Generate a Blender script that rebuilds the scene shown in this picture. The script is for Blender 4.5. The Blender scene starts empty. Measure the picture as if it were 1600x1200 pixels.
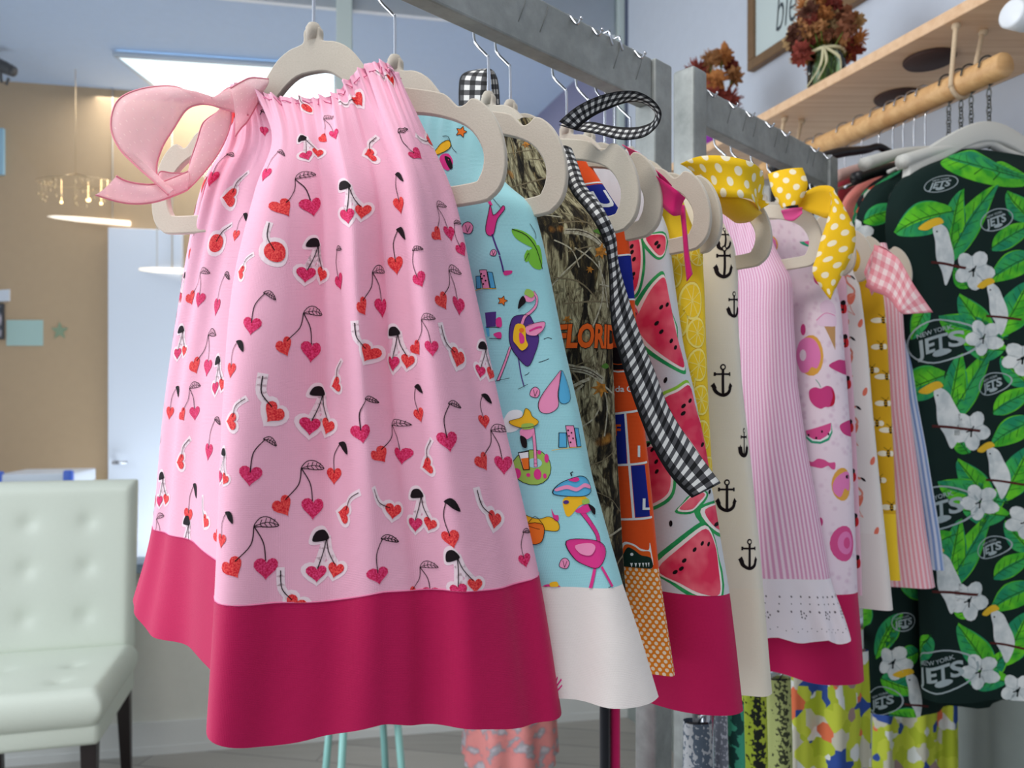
import bpy, math, random
import numpy as np
from mathutils import Vector
C = bpy.context.scene.collection
S = bpy.context.scene
PI = math.pi
EYE = 1.25
# ------------------------------------------------------------------ camera, world, lamps, exposure
cam_d = bpy.data.cameras.new('camera'); cam = bpy.data.objects.new('camera', cam_d); C.objects.link(cam)
cam.location = (0, 0, EYE); cam.rotation_euler = (PI/2, 0, 0)
cam_d.sensor_width = 36; cam_d.lens = 27; cam_d.shift_y = 0.025; cam_d.clip_start = 0.02
cam_d.dof.use_dof = True; cam_d.dof.focus_distance = 0.60; cam_d.dof.aperture_fstop = 9.5
S.camera = cam
S.view_settings.view_transform = 'Standard'; S.view_settings.look = 'None'
S.view_settings.gamma = 1; S.view_settings.use_curve_mapping = False
S.view_settings.exposure = 0.0
S.cycles.use_denoising = True
S.cycles.max_bounces = 8
W_ = bpy.data.worlds.new('daylight'); S.world = W_; W_.use_nodes = True
wn = W_.node_tree; wn.nodes.clear()
_tc = wn.nodes.new('ShaderNodeTexCoord'); _dp = wn.nodes.new('ShaderNodeVectorMath'); _dp.operation = 'DOT_PRODUCT'
_dp.inputs[1].default_value = Vector((-0.86, 0.25, 0.45)).normalized()
_mr = wn.nodes.new('ShaderNodeMapRange'); _mr.inputs['From Min'].default_value = -0.7; _mr.inputs['From Max'].default_value = 0.95
_cr = wn.nodes.new('ShaderNodeValToRGB')
_cr.color_ramp.elements[0].color = (0.30, 0.31, 0.34, 1); _cr.color_ramp.elements[1].color = (1.30, 1.42, 1.62, 1)
_bg = wn.nodes.new('ShaderNodeBackground'); _wo = wn.nodes.new('ShaderNodeOutputWorld'); _bg.inputs[1].default_value = 0.8
wn.links.new(_tc.outputs['Generated'], _dp.inputs[0]); wn.links.new(_dp.outputs['Value'], _mr.inputs['Value'])
wn.links.new(_mr.outputs[0], _cr.inputs[0]); wn.links.new(_cr.outputs[0], _bg.inputs[0]); wn.links.new(_bg.outputs[0], _wo.inputs[0])
def area(name, loc, size, power, col, rot):
    d = bpy.data.lights.new(name, 'AREA'); d.energy = power; d.color = col; d.shape = 'RECTANGLE'; d.size, d.size_y = size
    o = bpy.data.objects.new(name, d); o.location = loc; o.rotation_euler = rot; C.objects.link(o); return o
area('shop_ceiling_lamp', (-0.6, 0.1, 2.98), (1.2, 0.6), 30, (1.0, 0.97, 0.94), (0, 0, 0))
area('street_daylight', (-2.6, 0.7, 1.7), (1.6, 1.6), 44, (0.90, 0.95, 1.0), (0, -PI/2, 0))
_p = (-1.39+0.98*0.9-0.19*0.55, 2.78+0.19*0.9+0.98*0.55)
area('unseen_ceiling_fill', (_p[0], _p[1], 0.45), (2.4, 0.5), 22, (0.84, 0.92, 1.0), (PI, 0, 0.19))  # added fill, hidden below the sill, brightens the ceiling beyond the glass
area('next_room_lamp', (-1.2, 3.75, 2.76), (1.6, 0.5), 15, (1.0, 0.98, 0.95), (0, 0, 0.19))

# ------------------------------------------------------------------ helpers
def P(px, py, Y):
    return np.array(((px-800)/1200*Y, Y, EYE+(640-py)/1200*Y))
def lin(c):
    return tuple(((v/255)/12.92 if v/255 <= 0.04045 else (((v/255)+0.055)/1.055)**2.4) for v in c)
def tag(o, label=None, cat=None, group=None, kind=None):
    if label: o['label'] = label
    if cat: o['category'] = cat
    if group: o['group'] = group
    if kind: o['kind'] = kind
    return o
def empty(name, loc, rz=0, label=None, cat=None, group=None):
    o = bpy.data.objects.new(name, None); o.location = tuple(float(v) for v in loc); o.rotation_euler = (0, 0, rz)
    o.empty_display_size = 0.02; C.objects.link(o); return tag(o, label, cat, group)
class NT:
    def __init__(s, name):
        s.m = bpy.data.materials.new(name); s.m.use_nodes = True; s.t = s.m.node_tree; s.t.nodes.clear()
    def n(s, typ, _p=None, **inp):
        nd = s.t.nodes.new('ShaderNode'+typ)
        for k, v in (_p or {}).items(): setattr(nd, k, v)
        for k, v in inp.items():
            k = k.replace('_', ' ') if not k[1:].isdigit() else int(k[1:])
            if isinstance(v, bpy.types.NodeSocket): s.t.links.new(v, nd.inputs[k])
            else: nd.inputs[k].default_value = v
        return nd
    def math(s, op, a, b=0.0, c=0.0):
        return s.n('Math', {'operation': op}, i0=a, i1=b, i2=c).outputs[0]
    def mix(s, f, a, b):
        nd = s.t.nodes.new('ShaderNodeMix'); nd.data_type = 'RGBA'
        for k, v in ((0, f), (6, a), (7, b)):
            if isinstance(v, bpy.types.NodeSocket): s.t.links.new(v, nd.inputs[k])
            else: nd.inputs[k].default_value = v if k == 0 or len(v) == 4 else (*v, 1)
        return nd.outputs[2]
    def ramp(s, f, stops, interp='LINEAR'):
        nd = s.n('ValToRGB', i0=f); r = nd.color_ramp; r.interpolation = interp
        while len(r.elements) > 1: r.elements.remove(r.elements[-1])
        r.elements[0].position = stops[0][0]; r.elements[0].color = (*lin(stops[0][1]), 1)
        for p, c in stops[1:]:
            e = r.elements.new(p); e.color = (*lin(c), 1)
        return nd.outputs[0]
    def uv(s):
        x = s.n('SeparateXYZ', i0=s.n('UVMap').outputs[0]); return x.outputs[0], x.outputs[1]
    def out(s, col, rough=0.8, metal=0.0, bump=None, bstr=0.2, bdist=0.001, sheen=0.0, alpha=None, coat=0.0, trans=0.0, spec=None, emit=None, estr=0):
        b = s.n('BsdfPrincipled'); 
        if isinstance(col, bpy.types.NodeSocket): s.t.links.new(col, b.inputs['Base Color'])
        else: b.inputs['Base Color'].default_value = (*col, 1)
        if isinstance(rough, bpy.types.NodeSocket): s.t.links.new(rough, b.inputs['Roughness'])
        else: b.inputs['Roughness'].default_value = rough
        b.inputs['Metallic'].default_value = metal
        b.inputs['Sheen Weight'].default_value = sheen; b.inputs['Coat Weight'].default_value = coat
        b.inputs['Transmission Weight'].default_value = trans
        if spec is not None: b.inputs['Specular IOR Level'].default_value = spec
        if alpha is not None:
            if isinstance(alpha, bpy.types.NodeSocket): s.t.links.new(alpha, b.inputs['Alpha'])
            else: b.inputs['Alpha'].default_value = alpha
        if emit: b.inputs['Emission Color'].default_value = (*emit, 1); b.inputs['Emission Strength'].default_value = estr
        if bump is not None:
            bn = s.n('Bump', Strength=bstr, Distance=bdist, Height=bump); s.t.links.new(bn.outputs[0], b.inputs['Normal'])
        o = s.n('OutputMaterial', Surface=b.outputs[0]); return s.m
def weave(nt, k=900.0):
    u, v = nt.uv()
    a = nt.math('SINE', nt.math('MULTIPLY', u, k*6.28)); b = nt.math('SINE', nt.math('MULTIPLY', v, k*6.28))
    nz = nt.n('TexNoise', Vector=nt.n('UVMap').outputs[0], Scale=60.0, Detail=4.0).outputs[0]
    return nt.math('ADD', nt.math('MULTIPLY', nt.math('ADD', a, b), 0.25), nt.math('MULTIPLY', nz, 2.0))
_fc = {}
def fabric(name, col, rough=0.85, var=0.06, sheen=0.25, tr=0.0):
    if name in _fc: return _fc[name]
    nt = NT(name); nz = nt.n('TexNoise', Vector=nt.n('UVMap').outputs[0], Scale=14.0, Detail=6.0, Roughness=0.7).outputs[0]
    c = lin(col); lo = tuple(x*(1-var) for x in c); hi = tuple(min(1, x*(1+var)) for x in c)
    _fc[name] = nt.out(nt.mix(nz, lo, hi), rough, bump=weave(nt), bstr=0.25, bdist=0.0006, sheen=sheen, spec=0.25); return _fc[name]
def ink(name, col, var=0.0, scale=900.0, col2=None):
    if name in _fc: return _fc[name]
    nt = NT(name)
    if col2 is None: _fc[name] = nt.out(lin(col), 0.8, spec=0.2); return _fc[name]
    nz = nt.n('TexNoise', Vector=nt.n('TexCoord').outputs['Object'], Scale=scale, Detail=2.0).outputs[0]
    _fc[name] = nt.out(nt.ramp(nz, [(0.38, col), (0.66, col2)]), 0.75, spec=0.25); return _fc[name]
def plain(name, col, rough=0.5, metal=0.0, nscale=None, var=0.08, bstr=0.1, bdist=0.001, coat=0.0, spec=None):
    if name in _fc: return _fc[name]
    nt = NT(name); c = lin(col)
    if nscale:
        nz = nt.n('TexNoise', Vector=nt.n('TexCoord').outputs['Object'], Scale=nscale, Detail=5.0).outputs[0]
        _fc[name] = nt.out(nt.mix(nz, tuple(x*(1-var) for x in c), tuple(min(1, x*(1+var)) for x in c)), rough, metal, bump=nz, bstr=bstr, bdist=bdist, coat=coat, spec=spec)
    else: _fc[name] = nt.out(c, rough, metal, coat=coat, spec=spec)
    return _fc[name]
def glow(name, col, strength):
    nt = NT(name); return nt.out(lin(col), 0.5, emit=lin(col), estr=strength)

class MB:
    def __init__(s): s.v = []; s.f = []; s.m = []; s.uv = []; s.sm = []
    def add(s, vs, fs, mat=0, uvs=None, smooth=True):
        b = len(s.v); s.v.extend([tuple(float(c) for c in v) for v in vs])
        for f in fs:
            s.f.append([b+i for i in f]); s.m.append(mat); s.sm.append(smooth)
        s.uv.extend(uvs if uvs is not None else [(v[0], v[2] if len(v) > 2 else 0) for v in vs])
    def box(s, c, d, mat=0, rz=0.0, bev=0.0):
        cx, cy, cz = c; hx, hy, hz = d[0]/2, d[1]/2, d[2]/2; co, si = math.cos(rz), math.sin(rz)
        def T(x, y, z): return (cx+x*co-y*si, cy+x*si+y*co, cz+z)
        if bev <= 0:
            vs = [T(x, y, z) for z in (-hz, hz) for x, y in ((-hx, -hy), (hx, -hy), (hx, hy), (-hx, hy))]
            s.add(vs, [(3, 2, 1, 0), (4, 5, 6, 7), (0, 1, 5, 4), (1, 2, 6, 5), (2, 3, 7, 6), (3, 0, 4, 7)], mat, smooth=False); return
        n = 3; ring = []
        for qx, qy, a0 in ((1, 1, 0), (-1, 1, 90), (-1, -1, 180), (1, -1, 270)):
            for k in range(n+1):
                a = math.radians(a0+90*k/n); ring.append((qx*(hx-bev), qy*(hy-bev), math.cos(a), math.sin(a)))
        lev = [(-hz, 0.0)]+[(-hz+bev-bev*math.cos(t*PI/2/n), math.sin(t*PI/2/n)) for t in range(1, n+1)]
        lev = lev+[(-z, r) for z, r in reversed(lev)]
        vs = [T(x+bev*r*a, y+bev*r*b, z) for z, r in lev for x, y, a, b in ring]; m = len(ring); fs = []
        for k in range(len(lev)-1):
            for i in range(m): j = (i+1) % m; fs.append((k*m+i, k*m+j, (k+1)*m+j, (k+1)*m+i))
        fs.append(tuple(range(m-1, -1, -1))); fs.append(tuple((len(lev)-1)*m+i for i in range(m)))
        s.add(vs, fs, mat)
    def tube(s, path, r, n=10, mat=0, closed=False, cap=True):
        p = [Vector(q) for q in path]; m = len(p); vs = []; up = None; fs = []
        for i, q in enumerate(p):
            t = (p[(i+1) % m]-p[i-1]) if closed or 0 < i < m-1 else (p[1]-p[0] if i == 0 else p[-1]-p[-2])
            t.normalize()
            if up is None: up = Vector((0, 0, 1)) if abs(t.z) < 0.9 else Vector((1, 0, 0))
            a = t.cross(up).normalized(); up = a.cross(t).normalized()
            rr = r[i] if isinstance(r, (list, tuple)) else r
            for k in range(n):
                an = 2*PI*k/n; vs.append(q+a*(math.cos(an)*rr)+up*(math.sin(an)*rr))
        L = m if closed else m-1
        for i in range(L):
            for k in range(n):
                j = (i+1) % m; fs.append((i*n+k, i*n+(k+1) % n, j*n+(k+1) % n, j*n+k))
        if cap and not closed: fs.append(tuple(range(n-1, -1, -1))); fs.append(tuple((m-1)*n+k for k in range(n)))
        s.add(vs, fs, mat)
    def lathe(s, prof, c=(0, 0, 0), n=24, mat=0):
        vs = [(c[0]+r*math.cos(2*PI*k/n), c[1]+r*math.sin(2*PI*k/n), c[2]+z) for r, z in prof for k in range(n)]
        fs = [(i*n+k, i*n+(k+1) % n, (i+1)*n+(k+1) % n, (i+1)*n+k) for i in range(len(prof)-1) for k in range(n)]
        fs.append(tuple(range(n-1, -1, -1))); fs.append(tuple((len(prof)-1)*n+k for k in range(n)))
        s.add(vs, fs, mat)
    def ball(s, c, r, n=8, mat=0, jit=0.0, rng=random):
        vs = []; fs = []; R = n//2+1
        for i in range(R+1):
            th = PI*i/R
            for k in range(n):
                a = 2*PI*k/n; q = 1+rng.uniform(-jit, jit)
                vs.append((c[0]+r*q*math.sin(th)*math.cos(a), c[1]+r*q*math.sin(th)*math.sin(a), c[2]+r*q*math.cos(th)))
        for i in range(R):
            for k in range(n): fs.append((i*n+k, (i+1)*n+k, (i+1)*n+(k+1) % n, i*n+(k+1) % n))
        s.add(vs, fs, mat)
    def build(s, name, mats, parent=None, off=None, bevel=0, sub=0, solid=0):
        if off is None:
            off = Vector((0, 0, 0)); q = parent
            while q is not None: off = off+q.location; q = q.parent
        me = bpy.data.meshes.new(name)
        me.from_pydata([(v[0]-off[0], v[1]-off[1], v[2]-off[2]) for v in s.v], [], s.f)
        mats = mats if isinstance(mats, (list, tuple)) else [mats]
        for m in mats: me.materials.append(m)
        me.polygons.foreach_set('material_index', s.m); me.polygons.foreach_set('use_smooth', s.sm)
        ul = me.uv_layers.new(name='UVMap'); li = np.zeros(len(me.loops), dtype=np.int32); me.loops.foreach_get('vertex_index', li)
        ul.data.foreach_set('uv', np.array(s.uv, dtype=np.float32)[li].ravel())
        me.update()
        o = bpy.data.objects.new(name, me); C.objects.link(o); o.parent = parent
        if solid: md = o.modifiers.new('s', 'SOLIDIFY'); md.thickness = solid; md.offset = -1
        if bevel: md = o.modifiers.new('b', 'BEVEL'); md.width = bevel; md.segments = 2; md.limit_method = 'ANGLE'
        if sub: md = o.modifiers.new('u', 'SUBSURF'); md.levels = sub; md.render_levels = sub
        return o

def crom(pts, n, closed=False):
    """Catmull-Rom through the rows of pts (k, d), n samples per span."""
    pts = np.asarray(pts, dtype=float); k = len(pts); out = []
    for i in range(k if closed else k-1):
        if closed: p0, p1, p2, p3 = pts[i-1], pts[i], pts[(i+1) % k], pts[(i+2) % k]
        else: p0, p1, p2, p3 = pts[max(i-1, 0)], pts[i], pts[i+1], pts[min(i+2, k-1)]
        for j in range(n):
            t = j/n
            out.append(0.5*((2*p1)+(-p0+p2)*t+(2*p0-5*p1+4*p2-p3)*t*t+(-p0+3*p1-3*p2+p3)*t**3))
    if not closed: out.append(pts[-1])
    return np.array(out)

class Cloth:
    """A tube (closed in i) or sheet of cloth on a grid; prints are cut to its cells so that they lie in the weave."""
    def __init__(s, G, closed=True):
        s.G = G; s.closed = closed; s.ni, s.nj = G.shape[0], G.shape[1]
        if closed: di = np.roll(G, -1, 0)-np.roll(G, 1, 0)
        else: di = np.gradient(G, axis=0)*2
        dj = np.gradient(G, axis=1)
        N = np.cross(di, dj); s.N = N/np.maximum(np.linalg.norm(N, axis=2, keepdims=True), 1e-9)
        s.li = np.linalg.norm(di, axis=2)/2; s.lj = np.linalg.norm(dj, axis=2)
        r = s.nj*2//3
        w = np.concatenate([[0], np.cumsum(np.linalg.norm(np.diff(G[:, r], axis=0), axis=1))]); s.U = w
        s.V = np.concatenate([[0], np.cumsum(s.lj.mean(0))])[:s.nj]
        s.dec = []; s.spots = []
    def pt(s, i, j, off=0.0):
        ni = s.ni; j = min(max(j, 0), s.nj-1.0001)
        if not s.closed: i = min(max(i, 0), ni-1.0001)
        i0 = int(math.floor(i)); j0 = int(j); a = i-i0; b = j-j0; i1 = (i0+1) % ni if s.closed else i0+1; i0 = i0 % ni if s.closed else i0
        w = ((i0, j0, (1-a)*(1-b)), (i1, j0, a*(1-b)), (i0, j0+1, (1-a)*b), (i1, j0+1, a*b))
        p = sum(s.G[x, y]*c for x, y, c in w)
        if off: n = sum(s.N[x, y]*c for x, y, c in w); p = p+n/np.linalg.norm(n)*off
        return p
    def find(s, px, py):
        G = s.G; X = 800+1200*G[..., 0]/G[..., 1]; Z = 640-1200*(G[..., 2]-EYE)/G[..., 1]
        d = (X-px)**2+(Z-py)**2; face = np.einsum('ijk,ijk->ij', s.N, G-np.array([0, 0, EYE])) < 0
        d = np.where(face, d, 1e9); ok = d < 90
        if ok.any(): d2 = np.where(ok, G[..., 1]*4000+d, 1e9)
        else: d2 = d
        return np.unravel_index(np.argmin(d2), d2.shape)
    def poly(s, ci, cj, pts, mat, layer=1, sc=1.0, rot=0.0, sx=1.0):
        ci_, cj_ = int(round(ci)) % s.ni, min(int(round(cj)), s.nj-1)
        i0, i1 = ci_-2, ci_+3
        li = np.mean([s.li[k % s.ni if s.closed else min(max(k, 0), s.ni-1), cj_] for k in range(i0, i1)])
        lj = np.mean(s.lj[ci_, max(cj_-2, 0):cj_+3]); co, si = math.cos(rot), math.sin(rot)
        q = []
        for x, y in pts:
            x *= sc*sx; y *= sc; x, y = x*co-y*si, x*si+y*co
            q.append((ci-x/li, cj-y/lj))
        s.clip(q, mat, layer)
    def clip(s, q, mat, layer):
        lo = min(p[0] for p in q); hi = max(p[0] for p in q); jl = max(min(p[1] for p in q), 0); jh = min(max(p[1] for p in q), s.nj-1-1e-6)
        if hi-lo > s.ni or jh <= jl: return
        for a in range(int(math.floor(lo)), int(math.floor(hi))+1):
            if not s.closed and (a < 0 or a >= s.ni-1): continue
            col = hclip(hclip(q, 0, a, 1), 0, a+1, -1)
            if len(col) < 3: continue
            c0 = max(min(p[1] for p in col), 0); c1 = min(max(p[1] for p in col), s.nj-1-1e-6)
            for b in range(int(c0), int(c1)+1):
                c = hclip(hclip(col, 1, b, 1), 1, b+1, -1)
                if len(c) < 3: continue
                ar = 0
                for k in range(len(c)): x1, y1 = c[k-1]; x2, y2 = c[k]; ar += x1*y2-x2*y1
                if abs(ar) < 1e-5: continue
                if ar < 0: c = c[::-1]
                c = [c[k] for k in range(len(c)) if abs(c[k][0]-c[k-1][0])+abs(c[k][1]-c[k-1][1]) > 1e-7]
                if len(c) < 3: continue
                s.dec.append(([s.pt(x, y, 0.00014*layer) for x, y in c], [s.uvat(x, y) for x, y in c], mat))
    def uvat(s, i, j):
        ii = i % s.ni if s.closed else i
        k = min(int(ii), s.ni-1); f = ii-k; u = s.U[k]+(f*(s.U[k+1]-s.U[k]) if k+1 < s.ni else f*s.li[k, 0])
        jj = min(int(j), s.nj-2); return (float(u), float(s.V[jj]+(j-jj)*(s.V[jj+1]-s.V[jj])))
    def motif(s, i, j, shapes, sc=1.0, rot=0.0, sx=1.0, keep=0.0):
        s.spots.append(s.pt(i, j))
        for pts, mat, layer in shapes: s.poly(i, j, pts, mat, layer, sc, rot, sx)
    def at(s, px, py, shapes, sc=1.0, rot=0.0, sx=1.0):
        i, j = s.find(px, py); s.motif(i, j, shapes, sc, rot, sx)
    def scatter(s, fn, gap, n, rng, jr=(0, 1), ir=None):
        for _ in range(n):
            i = rng.uniform(*ir) if ir else rng.uniform(0, s.ni if s.closed else s.ni-1); j = rng.uniform(jr[0], jr[1])*(s.nj-1); p = s.pt(i, j)
            if all(np.linalg.norm(p-q) > gap for q in s.spots): fn(s, i, j, rng)
    def build(s, name, mats, parent, solid=0.0, rows=None):
        mb = MB(); ni, nj = s.ni, s.nj; G = s.G
        cols = ni+1 if s.closed else ni
        vs = [G[i % ni, j] for i in range(cols) for j in range(nj)]
        U = list(s.U)+[s.U[-1]+np.linalg.norm(G[0, nj*2//3]-G[-1, nj*2//3])]
        uv = [(float(U[i]), float(s.V[j])) for i in range(cols) for j in range(nj)]
        fs = [(i*nj+j, (i+1)*nj+j, (i+1)*nj+j+1, i*nj+j+1) for i in range(cols-1) for j in range(nj-1)]
        mb.add(vs, fs, 0, uv)
        for v, u, m in s.dec: mb.add(v, [tuple(range(len(v)))], m, u)
        return mb.build(name, mats, parent)
def hclip(q, ax, val, sg):
    out = []; n = len(q)
    for k in range(n):
        a = q[k-1]; b = q[k]; da = (a[ax]-val)*sg; db = (b[ax]-val)*sg
        if (da >= 0) != (db >= 0):
            t = da/(da-db); out.append((a[0]+(b[0]-a[0])*t, a[1]+(b[1]-a[1])*t))
        if db >= 0: out.append(b)
    return out

# ---- 2D print shapes (metres, y up)
def circ(cx, cy, rx, ry=None, n=18, rot=0.0, a0=0, a1=360):
    ry = ry or rx; o = []; full = abs(a1-a0) >= 360
    for k in range(n if full else n+1):
        a = math.radians(a0+(a1-a0)*k/n); x, y = rx*math.cos(a), ry*math.sin(a)
        o.append((cx+x*math.cos(rot)-y*math.sin(rot), cy+x*math.sin(rot)+y*math.cos(rot)))
    return o
def heart(cx, cy, s, rot=0.0, w=1.0, grow=0.0):
    o = []
    for k in range(22):
        t = 2*PI*k/22; x = 16*math.sin(t)**3/17*w; y = (13*math.cos(t)-5*math.cos(2*t)-2*math.cos(3*t)-math.cos(4*t))/17+0.1
        L = math.hypot(x, y)+1e-6; x, y = x*(1+grow/L), y*(1+grow/L)
        o.append((cx+s*(x*math.cos(rot)-y*math.sin(rot)), cy+s*(x*math.sin(rot)+y*math.cos(rot))))
    return o
def stroke(pts, w, mat, layer, curve=True, n=5, taper=False):
    p = crom(pts, n) if curve and len(pts) > 2 else np.array(pts, dtype=float); out = []
    for k in range(len(p)-1):
        a, b = p[k], p[k+1]; d = b-a; L = np.linalg.norm(d)
        if L < 1e-9: continue
        d = d/L; nx = np.array((-d[1], d[0]))
        wa = w*(1-0.7*k/(len(p)-1)) if taper else w; wb = w*(1-0.7*(k+1)/(len(p)-1)) if taper else w
        a = a-d*w*0.2; b = b+d*w*0.2
        out.append(([tuple(a+nx*wa/2), tuple(b+nx*wb/2), tuple(b-nx*wb/2), tuple(a-nx*wa/2)], mat, layer))
    return out
def blob(pts, n=4):
    return [tuple(p) for p in crom(pts, n, True)]
_tx = {}
def text2d(txt, size, mat, layer, shear=0.0, bold=0.0, cx=0, cy=0, sx=1.0, rot=0.0):
    key = (txt, bold)
    if key not in _tx:
        cu = bpy.data.curves.new('t', 'FONT'); cu.body = txt; cu.size = 1; cu.align_x = 'CENTER'; cu.align_y = 'CENTER'; cu.offset = bold; cu.resolution_u = 3
        ob = bpy.data.objects.new('t', cu); C.objects.link(ob); bpy.context.view_layer.update()
        me = bpy.data.meshes.new_from_object(ob); _tx[key] = [[(me.vertices[v].co.x, me.vertices[v].co.y) for v in p.vertices] for p in me.polygons]
        bpy.data.objects.remove(ob); bpy.data.curves.remove(cu); bpy.data.meshes.remove(me)
    co, si = math.cos(rot), math.sin(rot); out = []
    for q in _tx[key]:
        o = []
        for x, y in q:
            X = (x+y*shear)*size*sx; Y = y*size; o.append((cx+X*co-Y*si, cy+X*si+Y*co))
        out.append((o, mat, layer))
    return out

# ------------------------------------------------------------------ materials used in several places
VELVET = None
def mk_velvet():
    nt = NT('beige velvet'); nz = nt.n('TexNoise', Vector=nt.n('TexCoord').outputs['Object'], Scale=700.0, Detail=3.0).outputs[0]
    nz2 = nt.n('TexNoise', Vector=nt.n('TexCoord').outputs['Object'], Scale=25.0, Detail=3.0).outputs[0]
    c = nt.mix(nt.math('MULTIPLY', nt.math('ADD', nz, nz2), 0.5), lin((188, 178, 160)), lin((214, 204, 188)))
    return nt.out(c, 0.95, bump=nz, bstr=0.35, bdist=0.0006, sheen=0.5, spec=0.15)
VELVET = mk_velvet()
CHROME = plain('chrome wire', (205, 208, 214), 0.16, 1.0)
def mk_galv():
    nt = NT('brushed galvanised steel'); v = nt.n('TexCoord').outputs['Object']
    a = nt.n('TexNoise', Vector=v, Scale=9.0, Detail=8.0, Roughness=0.7).outputs[0]
    b = nt.n('TexNoise', Vector=v, Scale=70.0, Detail=4.0).outputs[0]
    f = nt.math('ADD', nt.math('MULTIPLY', a, 0.7), nt.math('MULTIPLY', b, 0.3))
    return nt.out(nt.ramp(f, [(0.3, (122, 127, 124)), (0.5, (150, 154, 151)), (0.7, (176, 180, 178))]), nt.math('MULTIPLY_ADD', b, 0.3, 0.40), 0.35, bump=b, bstr=0.08, bdist=0.001)
GALV = mk_galv()

# ------------------------------------------------------------------ the setting
def wallmat(name, col, sc=30):
    return plain(name, col, 0.85, nscale=sc, var=0.04, bstr=0.15, bdist=0.002)
ga = math.radians(11); GX, GY = math.cos(ga), math.sin(ga)      # direction of the glass wall
GW0 = (-1.39, 2.78)
def gw(sv, off=0.0): return (GW0[0]+GX*sv-GY*off, GW0[1]+GY*sv+GX*off)
def wbox(mb, s0, s1, z0, z1, off0, off1, mat=0):
    vs = []
    for z in (z0, z1):
        for s_, o_ in ((s0, off0), (s1, off0), (s1, off1), (s0, off1)): x, y = gw(s_, o_); vs.append((x, y, z))
    mb.add(vs, [(3, 2, 1, 0), (4, 5, 6, 7), (0, 1, 5, 4), (1, 2, 6, 5), (2, 3, 7, 6), (3, 0, 4, 7)], mat, smooth=False)
def struct(name, mb, m, **k):
    o = mb.build(name, m, None, off=(0, 0, 0), **k); o['kind'] = 'structure'; return o
def mk_floor():
    nt = NT('grey wood plank floor'); v = nt.n('TexCoord').outputs['Object']
    mp = nt.n('Mapping', i0=v); mp.inputs['Rotation'].default_value = (0, 0, 0.19); mp.inputs['Scale'].default_value = (1, 1, 1)
    br = nt.n('TexBrick', Vector=mp.outputs[0], Scale=1.0); br.inputs['Color1'].default_value = (*lin((160, 156, 148)), 1)
    br.inputs['Color2'].default_value = (*lin((140, 137, 130)), 1); br.inputs['Mortar'].default_value = (*lin((100, 98, 94)), 1)
    br.inputs['Mortar Size'].default_value = 0.003; br.inputs['Brick Width'].default_value = 1.2; br.inputs['Row Height'].default_value = 0.15
    mp2 = nt.n('Mapping', i0=v); mp2.inputs['Scale'].default_value = (3, 40, 1)
    nz = nt.n('TexNoise', Vector=mp2.outputs[0], Scale=1.0, Detail=6.0).outputs[0]
    return nt.out(nt.mix(nt.math('MULTIPLY', nz, 0.35), br.outputs[0], lin((200, 198, 192))), 0.45, bump=nz, bstr=0.05)
mb = MB(); mb.box((-0.8, 2.2, -0.02), (8.5, 8.5, 0.04)); struct('floor', mb, mk_floor())
mb = MB(); mb.box((-0.35, 1.2, 3.05), (3.9, 4.6, 0.05)); struct('ceiling', mb, wallmat('painted ceiling', (205, 208, 212)))
# right wall: a line at distance 1.534 along (0.9375, 0.348)
RN = np.array((0.9375, 0.348)); RD = np.array((-0.348, 0.9375))
def rw(n, s_): q = RN*n+RD*s_; return (float(q[0]), float(q[1]))
def rbox(mb, n0, n1, s0, s1, z0, z1, mat=0, bev=0.0):
    c = rw((n0+n1)/2, (s0+s1)/2); mb.box((c[0], c[1], (z0+z1)/2), (abs(n1-n0), abs(s1-s0), z1-z0), mat, rz=math.atan2(RN[1], RN[0]), bev=bev)
mb = MB(); rbox(mb, 1.534, 1.60, -1.2, 2.79, 0, 3.03); struct('wall_right', mb, wallmat('grey blue painted wall', (206, 214, 226)))
mb = MB(); rbox(mb, 1.526, 1.536, -1.2, 2.78, 0, EYE-0.34); struct('wall_right_shade', mb, plain('grey green wall shade', (132, 140, 136), 0.4, nscale=20, bstr=0.05))  # added panel; its darker colour carries the shade on the lower wall
mb = MB(); wbox(mb, -2.4, 1.92, 0, 0.66, 0, 0.10); struct('wall_back', mb, wallmat('cream painted knee wall', (212, 212, 202)))
mb = MB(); wbox(mb, -2.4, 1.90, 0.03, 0.115, -0.016, 0.0); wbox(mb, -2.4, 1.90, 0.0, 0.03, -0.020, 0.0); struct('baseboard_back', mb, plain('baseboard paint', (214, 216, 212), 0.4))
mb = MB(); wbox(mb, -2.4, 1.90, 0.66, 0.695, -0.03, 0.12); struct('trim_1', mb, plain('window sill paint', (150, 168, 190), 0.4), bevel=0.004)
glass = NT('clear glass'); 
_g = glass.n('BsdfGlossy', Roughness=0.02); _t = glass.n('BsdfTransparent'); _f = glass.n('Fresnel', IOR=1.35)
_t.inputs[0].default_value = (0.97, 0.985, 0.99, 1)
glass.n('OutputMaterial', Surface=glass.n('MixShader', i0=_f.outputs[0], i1=_t.outputs[0], i2=_g.outputs[0]).outputs[0])
mul = plain('pale green window frame', (205, 218, 214), 0.45)
sA = 0.735
for k, (a, b) in enumerate(((-2.4, sA), (sA+0.06, 1.86))):
    f = MB()
    wbox(f, b-0.0, b+0.06 if k == 0 else b+0.035, 0.695, 3.03, 0.0, 0.07); wbox(f, a-0.04 if k == 0 else a-0.001, a, 0.695, 3.03, 0.01, 0.06); wbox(f, a, b, 2.99, 3.03, 0.0, 0.07)
    w = struct('window_%d' % (k+1), f, mul, bevel=0.003)
    g = MB(); wbox(g, a, b, 0.695, 2.99, 0.03, 0.036); go = g.build('pane', glass.m, w)
# dark edge where the glass wall meets the right wall
mb = MB(); wbox(mb, 1.885, 1.91, 0.695, 3.03, -0.01, 0.07); struct('trim_2', mb, plain('dark gasket', (92, 100, 122), 0.5))
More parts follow.
